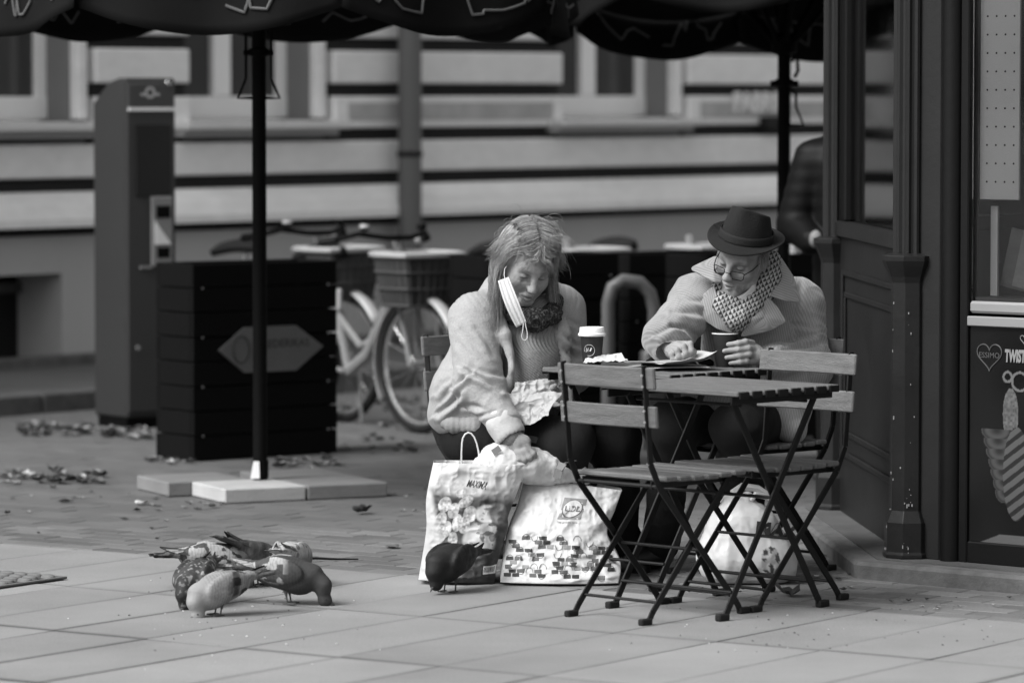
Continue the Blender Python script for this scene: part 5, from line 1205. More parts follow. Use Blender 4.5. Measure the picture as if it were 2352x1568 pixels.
def guided_hair(n, per, M_, seed, m, name, parent, segs=18):
    """hair combed from a parting over the skull and hanging beside the face, in clumps of fine strands"""
    rng = random.Random(seed); vs_ = []; fs_ = []; ts_ = []; g = (M_.inverted().to_3x3() @ V(0,0,-1)).normalized()
    def skull(a, y, k):
        q_ = math.sqrt(max(.0, 1-((y+.022)/.112)**2)); return V(.084*q_*math.sin(a)*k, y, .04+.096*q_*math.cos(a)*k)
    def cat(P, t):
        x = t*(len(P)-1); i = min(int(x), len(P)-2); f = x-i; a, b, c, d = P[max(i-1,0)], P[i], P[i+1], P[min(i+2,len(P)-1)]
        return .5*((2*b)+(c-a)*f+(2*a-5*b+4*c-d)*f*f+(3*b-a-3*c+d)*f**3)
    for k in range(n):
        s = rng.choice((-1, 1)); y0 = rng.uniform(-.105, .066); lift = rng.uniform(1.03, 1.15); L = rng.uniform(.7, 1.45); fr = max(0, y0)/.066
        o = V(s*rng.uniform(.0,.030), 0, rng.uniform(-.01,.01))
        P = [skull(.10*s+.05, y0, lift), skull(.55*s, y0+.012*fr, lift*1.03), skull(1.0*s, y0*.85+.004, lift*1.04), skull(1.45*s, y0*.55-.006, lift*1.06)]
        e = V(s*(.092+.014*rng.random()), y0*.45-.004, -.030); P += [e, e+g*.06*L+V(s*.004,0,0), e+g*.13*L+o*.6, e+g*.205*L+o]
        kind = rng.random()
        if kind < .10: P = P[:4]+[P[3]+V(s*.012,.0,-.02), P[3]+V(s*.028,.01,-.045), P[3]+V(s*.04,-.005,-.06)]     # loose side wisps
        elif kind < .17 and y0 > .02: P = [skull(.1*s, .055, 1.08), skull(.35*s, .082, 1.08), V(s*.034,.094,.066), V(s*.048,.092,.040), V(s*.060,.084,.018)]   # fringe
        tn = rng.uniform(.35,1.7); ph = [rng.uniform(0,6.3) for _ in range(3)]; fq = rng.uniform(4,11); wv = rng.uniform(.002,.008)
        for h in range(per):
            j1 = V(rng.gauss(0,.004), rng.gauss(0,.006), rng.gauss(0,.003)); j2 = V(rng.gauss(0,.007), rng.gauss(0,.007), rng.gauss(0,.008)); pp = [x+rng.gauss(0,.4) for x in ph]; base = len(vs_); pts = []; tt = tn*rng.uniform(.75,1.25); le = rng.uniform(.8,1.)
            for i in range(segs+1):
                f = i/segs*le; pts.append(cat(P, f)+j1*(1-f)+j2*f+V(math.sin(fq*f*2+pp[0]), math.sin(fq*f*2+pp[1]), .4*math.sin(fq*f+pp[2]))*wv*f)
            for i, q_ in enumerate(pts):
                r = .00062*(1-.7*(i/segs)**2); dd = (pts[min(i+1,segs)]-pts[max(i-1,0)]).normalized(); a = dd.orthogonal().normalized(); b = dd.cross(a)
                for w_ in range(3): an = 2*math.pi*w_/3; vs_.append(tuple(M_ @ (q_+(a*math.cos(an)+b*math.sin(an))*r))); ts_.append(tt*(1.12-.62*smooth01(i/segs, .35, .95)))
            for i in range(segs):
                for w_ in range(3): fs_.append((base+i*3+w_, base+i*3+(w_+1) % 3, base+(i+1)*3+(w_+1) % 3, base+(i+1)*3+w_))
    return link(name, raw_mesh(name, world_np(parent, np.array(vs_)), fs_, ts_), m, parent)
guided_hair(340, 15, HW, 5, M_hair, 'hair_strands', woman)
def fly_roots(rng):
    a = rng.uniform(-1.3,1.3); y = rng.uniform(-.09,.06); zz = math.sqrt(max(0, 1-(y+.022)**2/.103**2)); return (.084*zz*math.sin(a), y, .04+.096*zz*math.cos(a)), (math.sin(a)*.8+rng.uniform(-.4,.4), rng.uniform(-.5,.4), math.cos(a)*.9+.2)
strands(190, HW, 9, fly_roots, .10, .32, M_hair, 'flyaway_strands', woman, r0=.0005, wave=.022)
# face mask dangling from the ear
def mask_fn(u, v_):
    A, B, C, D = [Vector(W(*q_)) for q_ in ((1144,645,14.43),(1168,636,14.425),(1209,740,14.40),(1186,752,14.41))]
    p = A*(1-u)*(1-v_)+B*u*(1-v_)+C*u*v_+D*(1-u)*v_
    bow = math.sin(math.pi*v_); return p+V(-.007*bow*(1-u)+.001*bow*u, -.016*bow-.0025*math.sin(u*math.pi*6), 0)
mk = MB(); mk.grid(mask_fn, 30, 26); fm = mk.build('face_mask', mat('white_mask', .56, .85, .04, 12, .15, 120), None, smooth=True, fix=False); thicken(fm, .0015, 0); tag(fm, 'white face mask dangling from the ear of the woman', 'face mask')
m_ = MB(); m_.tube([Vector(W(*q_)) for q_ in ((1202,743,14.398),(1201,756,14.396),(1198,772,14.395),(1200,779,14.395),(1206,781,14.395),(1211,776,14.396),(1211,764,14.397),(1208,750,14.399),(1207,741,14.40))], .0011, 6); m_.build('ear_loop', M_white, fm, smooth=True)
m_ = MB(); m_.tube([Vector(W(*q_)) for q_ in ((1160,641,14.42),(1158,632,14.425),(1159,618,14.44),(1163,612,14.46))], .0011, 6); m_.build('ear_loop', M_white, fm, smooth=True)
# ------------------------------------------------------------------ the man
FM = Vector((-.50,-.76,-.40)).normalized()
HM = head_frame(pt(1681,608,14.36)-FM*.080, FM, math.radians(-17))
ms = [W(1600,692,14.53), W(1532,775,14.40), W(1545,806,14.33)]; ml = [W(1832,700,14.72), W(1858,845,14.62), W(1758,822,14.44)]
sk = SDF(); sk.cap(W(1710,960,14.62), W(1712,740,14.62), .12, .12, .05); sk.cap(ms[0], ml[0], .05, .05, .05); sk.cap(W(1712,700,14.60), np.array(HM @ V(0,-.05,-.16)), .05, .05, .04)
sk.chain(ms, [.045,.038,.028], .02); sk.chain(ml, [.045,.038,.028], .02)
mlegs = ((W(1640,955,14.60), W(1545,975,14.33), W(1518,1250,14.66), W(1455,1292,14.62)), (W(1760,960,14.62), W(1690,985,14.26), W(1720,1240,14.60), W(1690,1290,14.50)))
for (hp, kn, an, tt) in mlegs: sk.cap(hp, kn, .075, .055, .03); sk.cap(kn, an, .05, .035, .02); sk.cap(an, tt, .035, .025, .02)
coarse = grow(sk, .011)
YH = MCUP.y
hd = SDF(); hd.cap(ml[2], W(1744,816,14.42), .026, .027, .02); hd.ell(W(1732,812,YH-.012), (.024,.026,.036), k=.02)
for (kx, ky, tx, ty, r) in ((1728,787,1673,791,.0098), (1735,801,1664,806,.0102), (1737,815,1669,821,.0098), (1730,831,1678,834,.0088)):
    hd.chain([W(kx,ky,YH-.022), W(kx-16,ky-2,YH-.049), W((kx+tx)/2-4,(ky+ty)/2-1,YH-.056), W(tx,ty,YH-.053)], [r*1.12,r*1.1,r,r*.82], .006)
hd.chain([W(1722,800,YH+.01), W(1705,790,YH+.040), W(1680,788,YH+.050)], [.013,.0115,.009], .012)
hand_a = grow(hd, .0030, lambda P, N: .0012*(ridged(P*70, 2, 4)-.5), skin_tone)
hd = SDF(); hd.cap(ms[2], W(1555,804,14.315), .027, .028, .02); hd.ell(W(1562,803,14.305), (.034,.030,.026), k=.02)
hd.chain([W(1570,790,14.295), W(1585,790,14.275), W(1588,806,14.262), W(1580,822,14.265)], [.0115,.0105,.0095,.0078], .006)
hd.chain([W(1556,793,14.290), W(1570,796,14.262), W(1575,812,14.255), W(1567,825,14.262)], [.0115,.0105,.0095,.0078], .006)
hd.chain([W(1545,799,14.290), W(1555,804,14.262), W(1560,818,14.258), W(1552,828,14.266)], [.011,.010,.009,.0075], .006)
hd.chain([W(1537,806,14.292), W(1542,813,14.268), W(1546,825,14.265), W(1541,832,14.272)], [.010,.009,.008,.007], .006)
hd.chain([W(1578,800,14.305), W(1592,808,14.290), W(1590,824,14.278)], [.0125,.011,.009], .008)
hand_b = grow(hd, .0030, lambda P, N: .0014*(ridged(P*70, 2, 6)-.5), skin_tone)
face = grow(head_sdf(jaw=.98), .0028, head_wrinkle, lambda P, N: face_tone(P, N, 1), HM)
man = join_mesh('person', [coarse, face, hand_a, hand_b], M_skin); tag(man, 'seated bearded man in a dark hat, glasses and a pale corduroy coat, writing', 'person')
# corduroy coat
def cord_mat():
    m = bpy.data.materials.new('corduroy'); m.use_nodes = True; n = m.node_tree.nodes; l = m.node_tree.links; b = n['Principled BSDF']; b.inputs['Roughness'].default_value = .9; b.inputs['Sheen Weight'].default_value = .3
    tc = n.new('ShaderNodeTexCoord'); ns = n.new('ShaderNodeTexNoise'); ns.inputs['Scale'].default_value = 5; l.new(tc.outputs['Object'], ns.inputs['Vector'])
    at = n.new('ShaderNodeAttribute'); at.attribute_name = 'tone'
    cr = n.new('ShaderNodeMapRange'); cr.inputs['From Min'].default_value = .3; cr.inputs['From Max'].default_value = .7; cr.inputs['To Min'].default_value = .20; cr.inputs['To Max'].default_value = .27; l.new(ns.outputs['Fac'], cr.inputs['Value'])
    mu = n.new('ShaderNodeMath'); mu.operation = 'MULTIPLY'; l.new(cr.outputs[0], mu.inputs[0]); l.new(at.outputs['Fac'], mu.inputs[1])
    cb = n.new('ShaderNodeCombineColor'); [l.new(mu.outputs[0], cb.inputs[i]) for i in range(3)]; l.new(cb.outputs[0], b.inputs['Base Color']); return m
M_cord = cord_mat()
RIB = 2*math.pi/.0078
sj = SDF()
sj.cap(W(1715,930,14.63), W(1715,745,14.66), .165, .155, .05); sj.cap(ms[0], W(1715,690,14.68), .085, .075, .05); sj.cap(W(1715,690,14.68), ml[0], .075, .085, .05)
sj.chain(ms[:2]+[W(1540,798,14.36)], [.086,.074,.056], .035); sj.chain(ml[:2]+[W(1775,825,14.47)], [.088,.076,.054], .035)
sj.cap(W(1640,905,14.52), W(1790,920,14.58), .105, .115, .05); sj.cap(W(1600,905,14.46), W(1690,905,14.44), .05, .05, .04); sj.cap(W(1800,930,14.58), W(1822,985,14.52), .075, .05, .04)
sj.cap(W(1690,690,14.45), W(1692,775,14.42), .035, .012, .03, sub=True)
sj.cap(W(1535,806,14.345), W(1550,822,14.30), .040, .044, .008, sub=True)
fa = folds(.014, (ms[0], ms[1]), 13, 16., .5); fb = folds(.014, (ml[0], ml[1]), 18, 15., .5)
def limb_w(P, a, b):
    d = b-a; h = np.clip(((P-a) @ d)/(d @ d), 0, 1); return np.linalg.norm(P-a-h[:,None]*d, axis=1)
ccr = creases([(.012,6,[(1566,684),(1590,690),(1614,694)]),(.014,6,[(1547,711),(1580,716),(1612,724)]),(.016,6,[(1508,768),(1545,748),(1578,752),(1602,771)]),(.016,6,[(1545,744),(1570,758),(1600,782)]),(.010,5,[(1520,790),(1545,780),(1570,786)]),
  (.016,7,[(1801,790),(1835,776),(1868,770)]),(.012,6,[(1818,742),(1850,748),(1873,752)]),(.016,7,[(1794,808),(1835,798),(1876,794)]),(.014,7,[(1800,838),(1840,825),(1872,826)]),(.010,8,[(1840,640),(1836,700),(1822,770)])])
def coat_disp(P, N):
    wa = smooth01(-limb_w(P, ms[0], ms[1]), -.16, -.10); wb = smooth01(-np.minimum(limb_w(P, ml[0], ml[1]), limb_w(P, ml[1], ml[2])), -.16, -.10)
    return fa(P, N)*wa*.45+fb(P, N)*wb*.45+.8*ccr(P, N)+.006*(fbm(P*14, 2, 3)-.5)*2
def coat_tone(P, N):
    la, lb = limb_w(P, ms[0], ms[1]), limb_w(P, ml[0], ml[1]); 
    d1 = (ms[1]-ms[0])/np.linalg.norm(ms[1]-ms[0]); d2 = (ml[1]-ml[0])/np.linalg.norm(ml[1]-ml[0])
    u = np.where(la < .10, (P-ms[0]) @ d1*1.0, np.where(lb < .10, (P-ml[0]) @ d2*.3+P[:,0]*.95, P[:,0]*.93+P[:,2]*.2))
    return 1+.26*np.sin(u*RIB+3*vnoise(P*9, 3))
coat = sdf_obj('coat', sj, .0048, M_cord, man, coat_disp, coat_tone)
def patch(name, px_depth, m, parent, th=.006, n=26, sag=0., ribdir=(1,.5), fold=.004, seed=1):
    """cloth panel bounded by a closed outline of (px,py,depth); filled from its centroid in rings"""
    pts = []; K = len(px_depth)
    for i in range(K):
        a, b = np.array(W(*px_depth[i])), np.array(W(*px_depth[(i+1) % K]))
        for q_ in range(10): pts.append(a+(b-a)*q_/10)
    pts = np.array(pts); 
    for _ in range(2): pts = .5*pts+.25*(np.roll(pts,1,0)+np.roll(pts,-1,0))
    c_ = pts.mean(0); rings = []; 
    for k in range(1, n+1): rings.append(c_+(pts-c_)*k/n)
    P = np.concatenate([c_[None]]+rings); M_ = len(pts)
    F = [(0, 1+i, 1+(i+1) % M_) for i in range(M_)]+[(1+(k-1)*M_+i, 1+k*M_+i, 1+k*M_+(i+1) % M_, 1+(k-1)*M_+(i+1) % M_) for k in range(1, n) for i in range(M_)]
    rr_ = np.concatenate([[0.]]+[np.full(M_, k/n) for k in range(1, n+1)])
    P[:,1] += -sag*(1-rr_**2)+fold*(vnoise(P*22, seed)-.5)*2
    T = 1+.26*np.sin((P[:,0]*ribdir[0]+P[:,2]*ribdir[1])*RIB)
    o = link(name, raw_mesh(name, world_np(parent, P), F, T), m, parent); thicken(o, th, 0); return o
patch('collar', [(1584,617,14.44),(1645,588,14.50),(1662,612,14.46),(1655,650,14.40),(1640,648,14.38)], M_cord, coat, .007, sag=.012, ribdir=(.3,1.))
patch('collar', [(1790,588,14.56),(1824,640,14.52),(1838,695,14.47),(1800,690,14.44),(1758,676,14.43),(1772,630,14.48)], M_cord, coat, .007, sag=.015, ribdir=(.35,.95))
patch('lapel', [(1640,655,14.43),(1612,680,14.435),(1605,706,14.43),(1614,732,14.425),(1650,756,14.42),(1684,766,14.42),(1664,725,14.41),(1650,690,14.41)], M_cord, coat, .007, sag=.008, ribdir=(1.,.25))
patch('lapel', [(1762,682,14.43),(1785,705,14.435),(1806,738,14.435),(1770,758,14.425),(1700,774,14.415),(1718,735,14.40),(1742,700,14.41)], M_cord, coat, .007, sag=.010, ribdir=(.9,.5))
for (x, y) in ((1672,800),(1668,835)): MB().lathe([(.010,0),(.011,.002),(.008,.005)], pt(x,y,14.455), 12, M=Matrix.Rotation(math.pi/2,3,'X')).build('button', mat('coat_button', .12, .4), coat, world=True, smooth=True)
# houndstooth scarf
def hound(P, N):
    c_ = .0036; u = (P[:,0]*.9+P[:,2]*.45)/c_; v_ = (P[:,2]*.9-P[:,0]*.45)/c_; a = np.floor(u).astype(int) % 4; wq = 2.2*(fbm(P*16, 2, 5)-.5); u = u+wq*2; v_ = v_-wq*1.6; a = np.floor(u).astype(int) % 4; b = np.floor(v_).astype(int) % 4
    t = np.where((a < 2) & (b < 2), 0, np.where((a >= 2) & (b >= 2), 1, ((np.floor(u-v_).astype(int)) % 4 < 2)*1)); return np.where(t == 1, .85, .04)
sc = SDF(); sc.chain([W(1655,668,14.46), W(1664,700,14.43), W(1690,735,14.415), W(1692,755,14.42)], [.026,.034,.030,.010], .03); sc.chain([W(1752,672,14.48), W(1725,700,14.44), W(1700,735,14.415)], [.040,.040,.026], .03); sc.chain([W(1650,650,14.48), W(1680,690,14.44), W(1735,682,14.46)], [.02,.03,.03], .03)
sc.chain([W(1768,600,14.50), W(1765,630,14.48), W(1752,665,14.46)], [.028,.036,.036], .03); sc.chain([W(1770,600,14.52), W(1772,640,14.56), W(1730,680,14.62)], [.03,.04,.05], .03)
sdf_obj('scarf', sc, .0028, mat('houndstooth', .42, .9, .08, 20, .2, 150, tone=True, cloth=True), man, lambda P, N: .010*(ridged(P*np.array([26,26,18]), 2, 6)-.5), hound)
# trousers, shoes
st = SDF(); st.cap(W(1650,955,14.62), W(1770,958,14.64), .115, .115, .05)
for (hp, kn, an, tt) in mlegs: st.cap(hp, kn, .095, .082, .04); st.cap(kn, an, .080, .062, .03)
sdf_obj('trousers', st, .008, M_blk, man, folds(.009, (mlegs[0][1], mlegs[0][2]), 5, 9., .6))
for (hp, kn, an, tt) in mlegs:
    s = SDF(); an = np.array([an[0], an[1], .055]); tt = np.array([tt[0], tt[1], .038]); s.cap(an, tt, .048, .038, .03); sdf_obj('shoe', s, .006, mat('black_leather', .006, .4, .2, 9), man)
# beard bristles
def beard_roots(rng):
    a = rng.uniform(-1.15,1.15); z = rng.uniform(-.112,-.060); x = .054*math.sin(a)*(1-.25*(-z-.06)/.05); y = .03+.055*math.cos(a); return (x, y, z), (math.sin(a)*.5, .35+.4*math.cos(a), -.8)
strands(420, HM, 3, beard_roots, .016, .2, mat('white_beard', .36, .7, .2, 30, tone=True), 'beard', man, r0=.0008, wave=.003, segs=4, keep=(.01,.01,.01), tones=(.7,1.4))
for s_side in (-1, 1):
  def side_hair(rng, s=s_side):
    return (.073*s, rng.uniform(-.03,.025), rng.uniform(.0,.035)), (.2*s, rng.uniform(-.2,.6), -.8)
  strands(90, HM, 4+s_side, side_hair, .05, .3, mat('white_beard', .36, .7, .2, 30, tone=True), 'side_hair', man, r0=.0009, wave=.006, segs=6, tones=(.6,1.2))
# mask pulled under the chin
def chin_mask(u, v_):
    a = -1.5+3.0*u; r = 1+.10*v_; x = .066*r*math.sin(a); y = .022+.068*r*math.cos(a); z = -.098-.022*math.cos(a)-.030*v_+.035*(abs(a)/1.5)**2
    return HM @ V(x, y, z)
m_ = MB(); m_.grid(chin_mask, 30, 5); cm = m_.build('face_mask', mat('white_mask', .56, .85, .04, 12, .15, 120), None, smooth=True, fix=False); thicken(cm, .0016, 0); tag(cm, 'white face mask pulled down under the chin of the bearded man', 'face mask')
# glasses low on the nose
gp_ = thing('glasses', 'dark rimmed rectangular glasses low on the nose of the man', 'glasses', tuple(HM @ V(0,.11,-.02)))
fr = MB()
for q_ in (-1, 1):
    cx = .034*q_; pts = []
    for (x, z) in ((-.023,.011),(-.018,.015),(.018,.015),(.023,.011),(.021,-.009),(.014,-.015),(-.014,-.015),(-.021,-.009),(-.023,.011)): pts.append(HM @ V(cx+x, .110-.010*abs(cx+x)/.05, -.022+z))
    fr.tube(pts, .0015, 5); fr.tube([HM @ V(.057*q_,.100,-.012), HM @ V(.070*q_,.060,-.008), HM @ V(.077*q_,-.01,.005)], .0017, 5)
    ln = MB(); ln.add([HM @ V(cx+x, .1095-.010*abs(cx+x)/.05, -.022+z) for (x, z) in ((-.022,.010),(.022,.010),(.020,-.010),(.013,-.0145),(-.013,-.0145),(-.020,-.010))], [(0,1,2,3,4,5)]); ln.build('lens', glass('lens_glass', .02, .9), gp_, world=True)
fr.tube([HM @ V(-.012,.112,-.016), HM @ V(0,.116,-.013), HM @ V(.012,.112,-.016)], .0016, 5); fr.build('frame', M_black, gp_, world=True, smooth=True)
# felt hat
M_felt = mat('dark_felt', .009, .95, .25, 14, .4, 160, cloth=True)
hat = thing('hat', 'dark felt trilby hat with a pinched crown on the man', 'hat', tuple(HM @ V(0,-.01,.06)))
HT = HM @ Matrix.Translation((0,-.014,.052)) @ Matrix.Rotation(math.radians(15), 4, 'X')
def crown(u, v_):
    a = 2*math.pi*u; h = v_; ca, sa = math.cos(a), math.sin(a)
    if h <= .8:
        f = h/.8; r = 1-.24*f+.02*math.sin(f*math.pi); z = .100*f; rx, ry = .087*r, .105*r
        pin = .16*f**2*math.exp(-((a-math.pi/2-.55)/.42)**2)+.16*f**2*math.exp(-((a-math.pi/2+.55)/.42)**2); rx *= 1-pin; ry *= 1-pin
        x, y = rx*ca, ry*sa; z += .024*f*(sa)*1.0
    else:
        f = (h-.8)/.2; r = .76*(1-f); pin = .16*(math.exp(-((a-math.pi/2-.55)/.42)**2)+math.exp(-((a-math.pi/2+.55)/.42)**2))*(1-f); x, y = .087*r*ca*(1-pin), .105*r*sa*(1-pin); z = .100+.024*sa*(1-f)+.008*math.sin(min(1,f*2.5)*math.pi)-.034*min(1, f*1.3)**1.2
    return HT @ V(x, y, z)
m_ = MB(); m_.grid(crown, 56, 36); cr_ = m_.build('crown', M_felt, hat, world=True, smooth=True, fix=True); cr_.data.set_sharp_from_angle(angle=3.1)
def brim(u, v_):
    a = 2*math.pi*u; ca, sa = math.cos(a), math.sin(a); r = v_; rx, ry = .087+.040*r, .105+.045*r
    z = .004+(.012*(ca**2)*r**1.5-.022*max(0, sa)*r**1.4+.014*max(0, -sa)*r**2)
    return HT @ V(rx*ca, ry*sa, z)
m_ = MB(); m_.grid(brim, 56, 8); bo = m_.build('brim', M_felt, hat, world=True, smooth=True); thicken(bo, .004, 0)
def band(u, v_):
    a = 2*math.pi*u; r = 1-.13*(v_*.035/.118)+.022; return HT @ V(.087*r*math.cos(a), .105*r*math.sin(a), .003+.032*v_)
m_ = MB(); m_.grid(band, 56, 3); bo = m_.build('band', mat('felt_band', .010, .85, .3, 20, .3, 200), hat, world=True, smooth=True); thicken(bo, .002, 1)
# ================================================================== PIGEONS
M_pig = mat('pigeon_feathers', .30, .7, .10, 20, .2, 90, tone=True, spec=.3); M_leg = mat('pigeon_leg', .06, .6); M_beak = mat('pigeon_beak', .05, .5)
def pigeon(label, px, py, heading, head=(.135,0,.045), pitch=0., tail_up=0., tone=None, scale=1., fan=0., wing_open=0.):
    c = gp(px, py); s = SDF(); cp, sp = math.cos(pitch), math.sin(pitch)
    def q_(x, y, z): return ((x*cp+(z-.10)*sp)*scale, y*scale, (.105+(z-.10)*cp-x*sp)*scale)     # nose-down pitch
    R_ = np.array(Matrix.Rotation(pitch, 3, 'Y'))
    s.ell(q_(.01,0,.115), (.092*scale,.056*scale,.058*scale), R_, k=.03); s.ell(q_(.06,0,.105), (.055*scale,.048*scale,.052*scale), R_, k=.03); s.ell(q_(-.06,0,.108), (.06*scale,.040*scale,.036*scale), R_, k=.03)
    hb_ = np.array(head)*scale; nk = np.array(q_(.10,0,.125)); s.chain([nk, (nk*.45+hb_*.55)+np.array([.012,0,.012])*scale, hb_], [.036*scale,.026*scale,.020*scale], .02); s.ell(hb_+np.array([.004,0,-.002])*scale, (.023*scale,.019*scale,.020*scale), k=.01)
    for w_ in (-1, 1):
        s.ell(q_(-.005,.047*w_,.128), (.082*scale,.016*scale,.042*scale), R_ @ np.array(Matrix.Rotation(.12*w_,3,'Z')), k=.012)
        s.chain([q_(-.05,.040*w_,.132), q_(-.12,.022*w_,.122+wing_open*.03), q_(-.165,.012*w_,.114+wing_open*.05)], [.020*scale,.010*scale,.004*scale], .01)
    tb = q_(-.10,0,.112+tail_up*.3); te = q_(-.205,0,.100+tail_up); d = np.array(te)-np.array(tb); L_ = np.linalg.norm(d); an = math.atan2(-d[2], -d[0]*1.)
    Rt = np.array(Matrix.Rotation(math.atan2(d[2], -d[0]), 3, 'Y')); s.box((np.array(tb)+np.array(te))/2, (L_/2,.026*scale,.0035*scale), Rt, .003, .012)
    X = Matrix.Translation(c+V(0,0,-.014)) @ Matrix.Rotation(heading, 4, 'Z')
    def tn(P, N):
        Q = P/scale; Q = Q+.006*(np.stack([vnoise(Q*50, 1), vnoise(Q*50, 2), vnoise(Q*50, 3)], 1)-.5); row = np.floor(Q[:,0]/.011); a = np.arctan2(Q[:,2]-.10, np.abs(Q[:,1]))*4.5+.5*row; fx = Q[:,0]/.011-row; fa = a-np.floor(a)
        ed = smooth01(np.hypot((fa-.5)*1.3, 1-fx), .62, .85)*smooth01(-Q[:,0], -.10, -.05)
        return np.clip(tone(Q, N)*(1.05-.24*ed*(.4+1.2*vnoise(Q*40, 8))), .015, 1.7)
    def fe(P, N): return .0022*(ridged(P*np.array([45,90,60]), 2, 3)-.5)*smooth01(-P[:,0], -.07, .0)
    t = sdf_obj('pigeon', s, .0036*max(scale, .9), M_pig, None, fe, tn, X=X); tag(t, label, 'pigeon', 'pigeons pecking on the paving')
    # flight and tail feathers: flat tapered blades
    for w_ in (-1, 1):
        m_ = MB()
        for i in range(7):
            f = i/6; a = Vector(q_(-.01-.035*f, (.058-.012*f)*w_, .142-.030*f)); e = Vector(q_(-.125-.065*f, (.036-.022*f)*w_, .120+.012*f+wing_open*.03)); d = (e-a).normalized(); sd_ = V(0, .35*w_, -1).normalized(); sd_ = (sd_-d*sd_.dot(d)).normalized()
            n_ = d.cross(sd_); hw = .010*scale; pts = [a-sd_*hw*.5, a+sd_*hw*.5, a.lerp(e, .6)+sd_*hw, e+sd_*.002, e-sd_*.002, a.lerp(e, .6)-sd_*hw]
            m_.prism([X @ (p_+n_*.0008*i*w_) for p_ in pts], X.to_3x3() @ (n_*.0012), tone=float(np.clip(tone(np.array([[-.06-.06*f,.05*w_,.12]]), None)[0], .02, 1.6))*(.55+.35*(i % 2)))
        m_.build('wing_feathers', M_pig, t)
    m_ = MB()
    for i in range(7):
        y = (i-3)/3; a = Vector(tb)+V(.02,.010*y,.004); e = Vector(te)+V(-.012,(.030+fan*.03)*y,.004-.004*abs(y)); sd_ = V(0,1,0); hw = .008*scale
        m_.prism([X @ p_ for p_ in (a-sd_*hw*.5, a+sd_*hw*.5, e+sd_*hw, e+V(-.006,0,0), e-sd_*hw)], X.to_3x3() @ V(0,0,.0015), tone=float(np.clip(tone(np.array([[-.16,0.,.11]]), None)[0], .02, 1.6))*(.7+.3*(i % 2)))
    m_.build('tail_feathers', M_pig, t)
    for w_ in (-1, 1):
        m_ = MB(); a = X @ V(.012*scale,.020*w_,.062*scale); f = X @ V(.018,.022*w_,.018); m_.tube([a, a.lerp(f, .5)+V(0,0,0), f], [.007,.0028,.0025], 6)
        for an in (-.5, 0, .5): m_.tube([f, X @ V(.018+.028*math.cos(an), .022*w_+.022*math.sin(an), .017)], [.003,.0018], 5)
        m_.tube([f, X @ V(.004,.022*w_,.017)], [.003,.0018], 5); m_.build('leg', M_leg, t)
    hd = Vector(head)*scale; m_ = MB(); m_.tube([X @ (hd+V(.018,0,-.006)), X @ (hd+V(.030,0,-.014)), X @ (hd+V(.038,0,-.023))], [.006,.004,.0012], 6); m_.build('beak', M_beak, t)
    for w_ in (-1, 1):
        m_ = MB(); m_.lathe([(.0001,-.0035),(.003,-.002),(.0035,0),(.003,.002),(.0001,.0035)], X @ (hd+V(.010,.018*w_*scale,.003)), 8); m_.build('eye', M_ink, t)
    return t
def wing(P): return smooth01(np.abs(P[:,1]), .030, .044)*smooth01(P[:,2], .075, .10)
def t_pale(P, N):
    n = vnoise(P*38, 3); b = smooth01(-np.abs(P[:,0]+.03), -.02, -.005)*wing(P); tl = smooth01(-P[:,0], .11, .14); bl = (vnoise(P*np.array([30,30,45]), 9) > .62)*smooth01(-P[:,0], -.02, .03)
    sc_ = np.abs(np.sin(P[:,0]*150+3*n))*smooth01(-P[:,0], -.03, .02); return (.62+.25*n)*(1-.8*b)*(1-.65*tl)*(1-.85*bl)*(1-.22*sc_)
def t_speck(P, N): n = vnoise(P*95, 5); return np.where(n > .70, .75, .10+.1*n)*(1-.5*smooth01(P[:,0], .09, .12))+.9*smooth01(-np.abs(P[:,0]+.02+.2*P[:,2]), -.008, -.002)*wing(P)
def t_cheq(P, N): n = vnoise(P*np.array([55,60,70]), 7); return np.where((n > .52), .95, .14)*(1-.75*smooth01(-P[:,0], .10, .13))*(1-.7*smooth01(P[:,0], .07, .10))
def t_dark(P, N): return .13+.12*vnoise(P*30, 4)+.05*np.sin(P[:,0]*160)*wing(P)-.05*smooth01(-P[:,0], .15, .19)
def t_mix(P, N):
    n = vnoise(P*np.array([40,50,60]), 12); k = smooth01(-P[:,0], -.04, .0)*wing(P); return .11+.05*n+k*np.where(n > .45, .95, .05)+.5*smooth01(-P[:,0], .14, .17)*(vnoise(P*60, 2) > .5)
def t_grey(P, N): n = vnoise(P*np.array([70,60,60]), 22); return .45+.75*smooth01(P[:,2], .11, .15)*(n > .35)-.22*smooth01(P[:,0], .02, .08)
def t_black(P, N): return .020+.03*vnoise(P*35, 6)+.05*smooth01(-np.abs(P[:,0]+.03+.25*P[:,2]), -.006, -.001)*wing(P)+.03*wing(P)*(vnoise(P*70, 9) > .6)
A = math.radians
pigeon('pale whitish pigeon with a dark wing bar in front of the flock', 512, 1412, A(207), tone=t_pale, pitch=.30, head=(.10,.01,.025), scale=.86)
pigeon('dark speckled pigeon with its head down at the left of the flock', 450, 1390, A(252), tone=t_speck, pitch=.34, head=(.105,0,.028), scale=.88)
pigeon('white and dark chequered pigeon at the back left of the flock', 488, 1350, A(8), tone=t_cheq, pitch=.14, head=(.12,0,.035), scale=.95)
pigeon('plain dark grey pigeon with its tail raised at the back of the flock', 592, 1345, A(40), tone=t_dark, pitch=.54, tail_up=.0, head=(.09,0,.022), scale=.9)
pigeon('dark pigeon with white mottled wings pecking at the right of the flock', 652, 1386, A(-12), tone=t_mix, pitch=.16, head=(.140,0,.032), scale=.96)
pigeon('pale grey pigeon turned away at the back right of the flock', 668, 1345, A(78), tone=t_grey, pitch=.30, scale=.92)
pigeon('black pigeon pecking in front of the carrier bags', 1040, 1358, A(238), tone=t_black, pitch=.15, head=(.10,0,.05), scale=.98)
